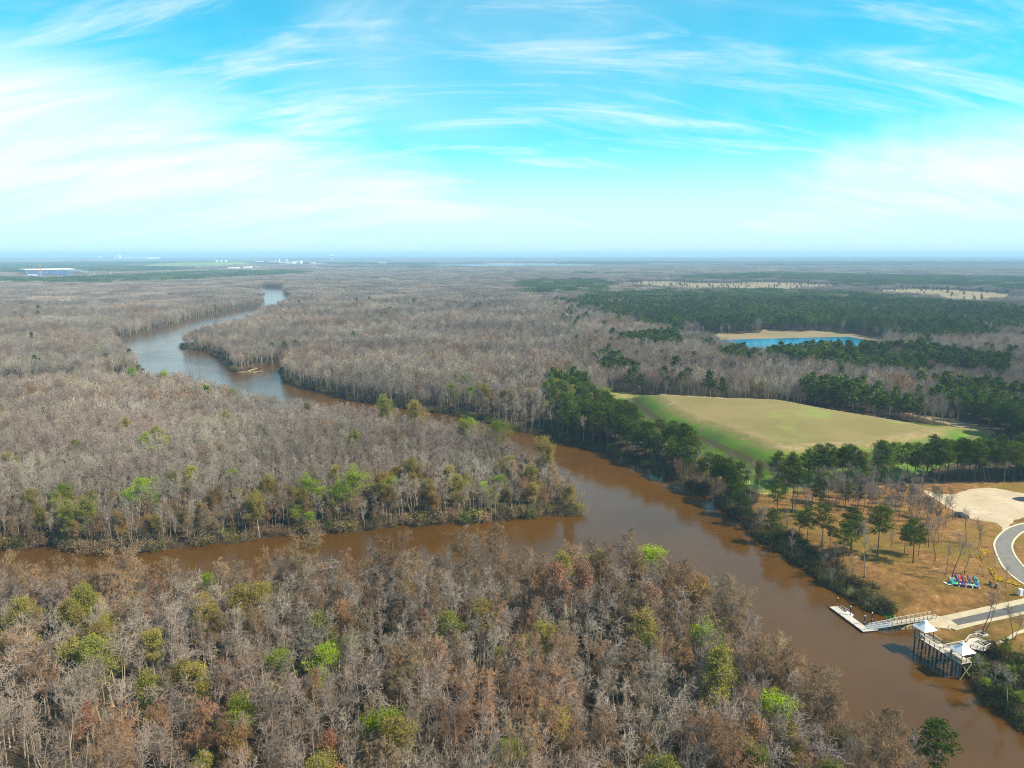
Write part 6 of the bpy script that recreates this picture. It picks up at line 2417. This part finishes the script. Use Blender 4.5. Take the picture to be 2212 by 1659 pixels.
tag(link('landfill_hill', mesh_np('landfill_hill', V, F, [M['hill']], shade=True)), 'broad grassed landfill hill far beyond the pines', kind='structure')

# white plants, towers and roofs near the horizon
def works(x, y, parts, label, name='factory', cat='factory', z=2.0, grp=None):
    p = at(x, y, z)
    o = empty(name, (p[0], p[1], z))
    tag(o, label, cat, grp)
    for nm, dx, wd, h, rnd_ in parts:
        if rnd_:
            MB().bar((dx, 0, 0), (dx, 0, h), wd, n=12, r2=.9).build(nm, M['far_white'], o)
        else:
            MB().box((dx, 0, h / 2), (wd, wd * .7, h)).build(nm, M['far_white'], o)


works(622, 570.5, [('hall', -25, 110, 24, 0), ('chimney', -80, 12, 52, 1), ('chimney', -10, 12, 46, 1), ('hall', 95, 80, 30, 0)], 'white factory with two chimneys below the horizon')
works(650, 572, [('tank', 0, 30, 40, 1), ('tank', -70, 60, 26, 1), ('hall', -95, 60, 20, 0)], 'white tower tank right of the two-chimney factory')
works(690, 572, [('hall', 0, 70, 18, 0), ('hall', -60, 36, 26, 0), ('hall', 110, 90, 12, 0)], 'low white works left of the water tower')
works(590, 568, [('hall', 0, 70, 20, 0)], 'small white hall left of the two-chimney factory', 'hall', 'building')
works(560, 568, [('hall', 0, 70, 22, 0)], 'small white hall above the thin sand strip', 'hall', 'building')
works(720, 577, [('hall', 0, 36, 10, 0)], 'pinkish low roof in the woods under the water tower', 'hall', 'building')
works(826, 572, [('hall', 0, 60, 22, 0)], 'white hall alone right of the water tower', 'hall', 'building')
works(476, 567.5, [('tank', -40, 30, 30, 1), ('tank', 10, 30, 30, 1), ('tank', 60, 30, 30, 1)], 'row of three white tanks above the clay pit', 'tank_farm', 'tanks')
works(296, 560.5, [('hall', 0, 600, 42, 0), ('hall', -340, 90, 85, 0)], 'long white plant near the horizon on the left', 'factory', 'factory')
works(505, 582, [('hall', 0, 60, 16, 0), ('hall', 90, 46, 20, 0)], 'white sheds on the long sand strip', 'hall', 'building')
works(548, 579.5, [('hall', 0, 60, 14, 0), ('hall', 100, 60, 12, 0), ('hall', 200, 40, 10, 0)], 'row of low white sheds right of the long sand strip', 'hall', 'building')
for x, y, h, lab in [(716, 562, 85, 'white water tower standing above the far woods'), (216, 561, 70, 'tiny white water tower on the left horizon')]:
    p = at(x, y, 2.0)
    o = empty('water_tower', (p[0], p[1], 2))
    tag(o, lab, 'water tower')
    MB().bar((0, 0, 0), (0, 0, h * .7), 30, n=10, r2=.8).build('stem', M['far_white'], o)
    MB().bar((0, 0, h * .7), (0, 0, h * .85), 40, n=14, r2=1.9).build('bowl', M['far_white'], o)
    MB().bar((0, 0, h * .85), (0, 0, h), 76, n=14, r2=.35).build('dome', M['far_white'], o)
for i, (x, wd, h) in enumerate([(1412, 500, 150), (1425, 300, 260), (1480, 700, 120), (1498, 240, 220), (1530, 400, 140), (1788, 360, 230), (1815, 800, 110), (1905, 240, 170)]):
    h *= .42
    p = at(x, 555.5, 2.0)
    o = empty('tower_block', (p[0], p[1], 2), 0)
    tag(o, ['pale block at the left end of the horizon skyline', 'tall slim block second in the horizon skyline', 'wide low block in the middle of the horizon skyline', 'slim block right of the wide low one on the horizon',
            'low pale block ending the central skyline', 'tall pale block alone on the right horizon', 'wide low hall right of the tall block on the horizon', 'small tower near the right end of the horizon'][i], 'building', 'skyline on the horizon')
    MB().box((0, 0, h / 2), (wd * .5, wd * .4, h)).build('wall', M['far_white'], o)
    MB().box((0, 0, h + 4), (wd * .3, wd * .25, 8)).build('roof', M['steel'], o)

# ------------------------------------------------------------------ haze
mb = MB().box((0, 0, 67.0), (124000, 124000, 140.0))
m, t, o = mat_new('haze')
pv = t.new('ShaderNodeVolumePrincipled', i={'Color': (0.46, 0.74, 1.0), 'Density': 1.05e-4, 'Anisotropy': 0.0})
t.l.new(pv.outputs[0], o.inputs['Volume'])
try:
    m.cycles.homogeneous_volume = True
except Exception:
    pass
hz = mb.build('haze', m)
tag(hz, 'thin blue air haze over the plain', kind='stuff')
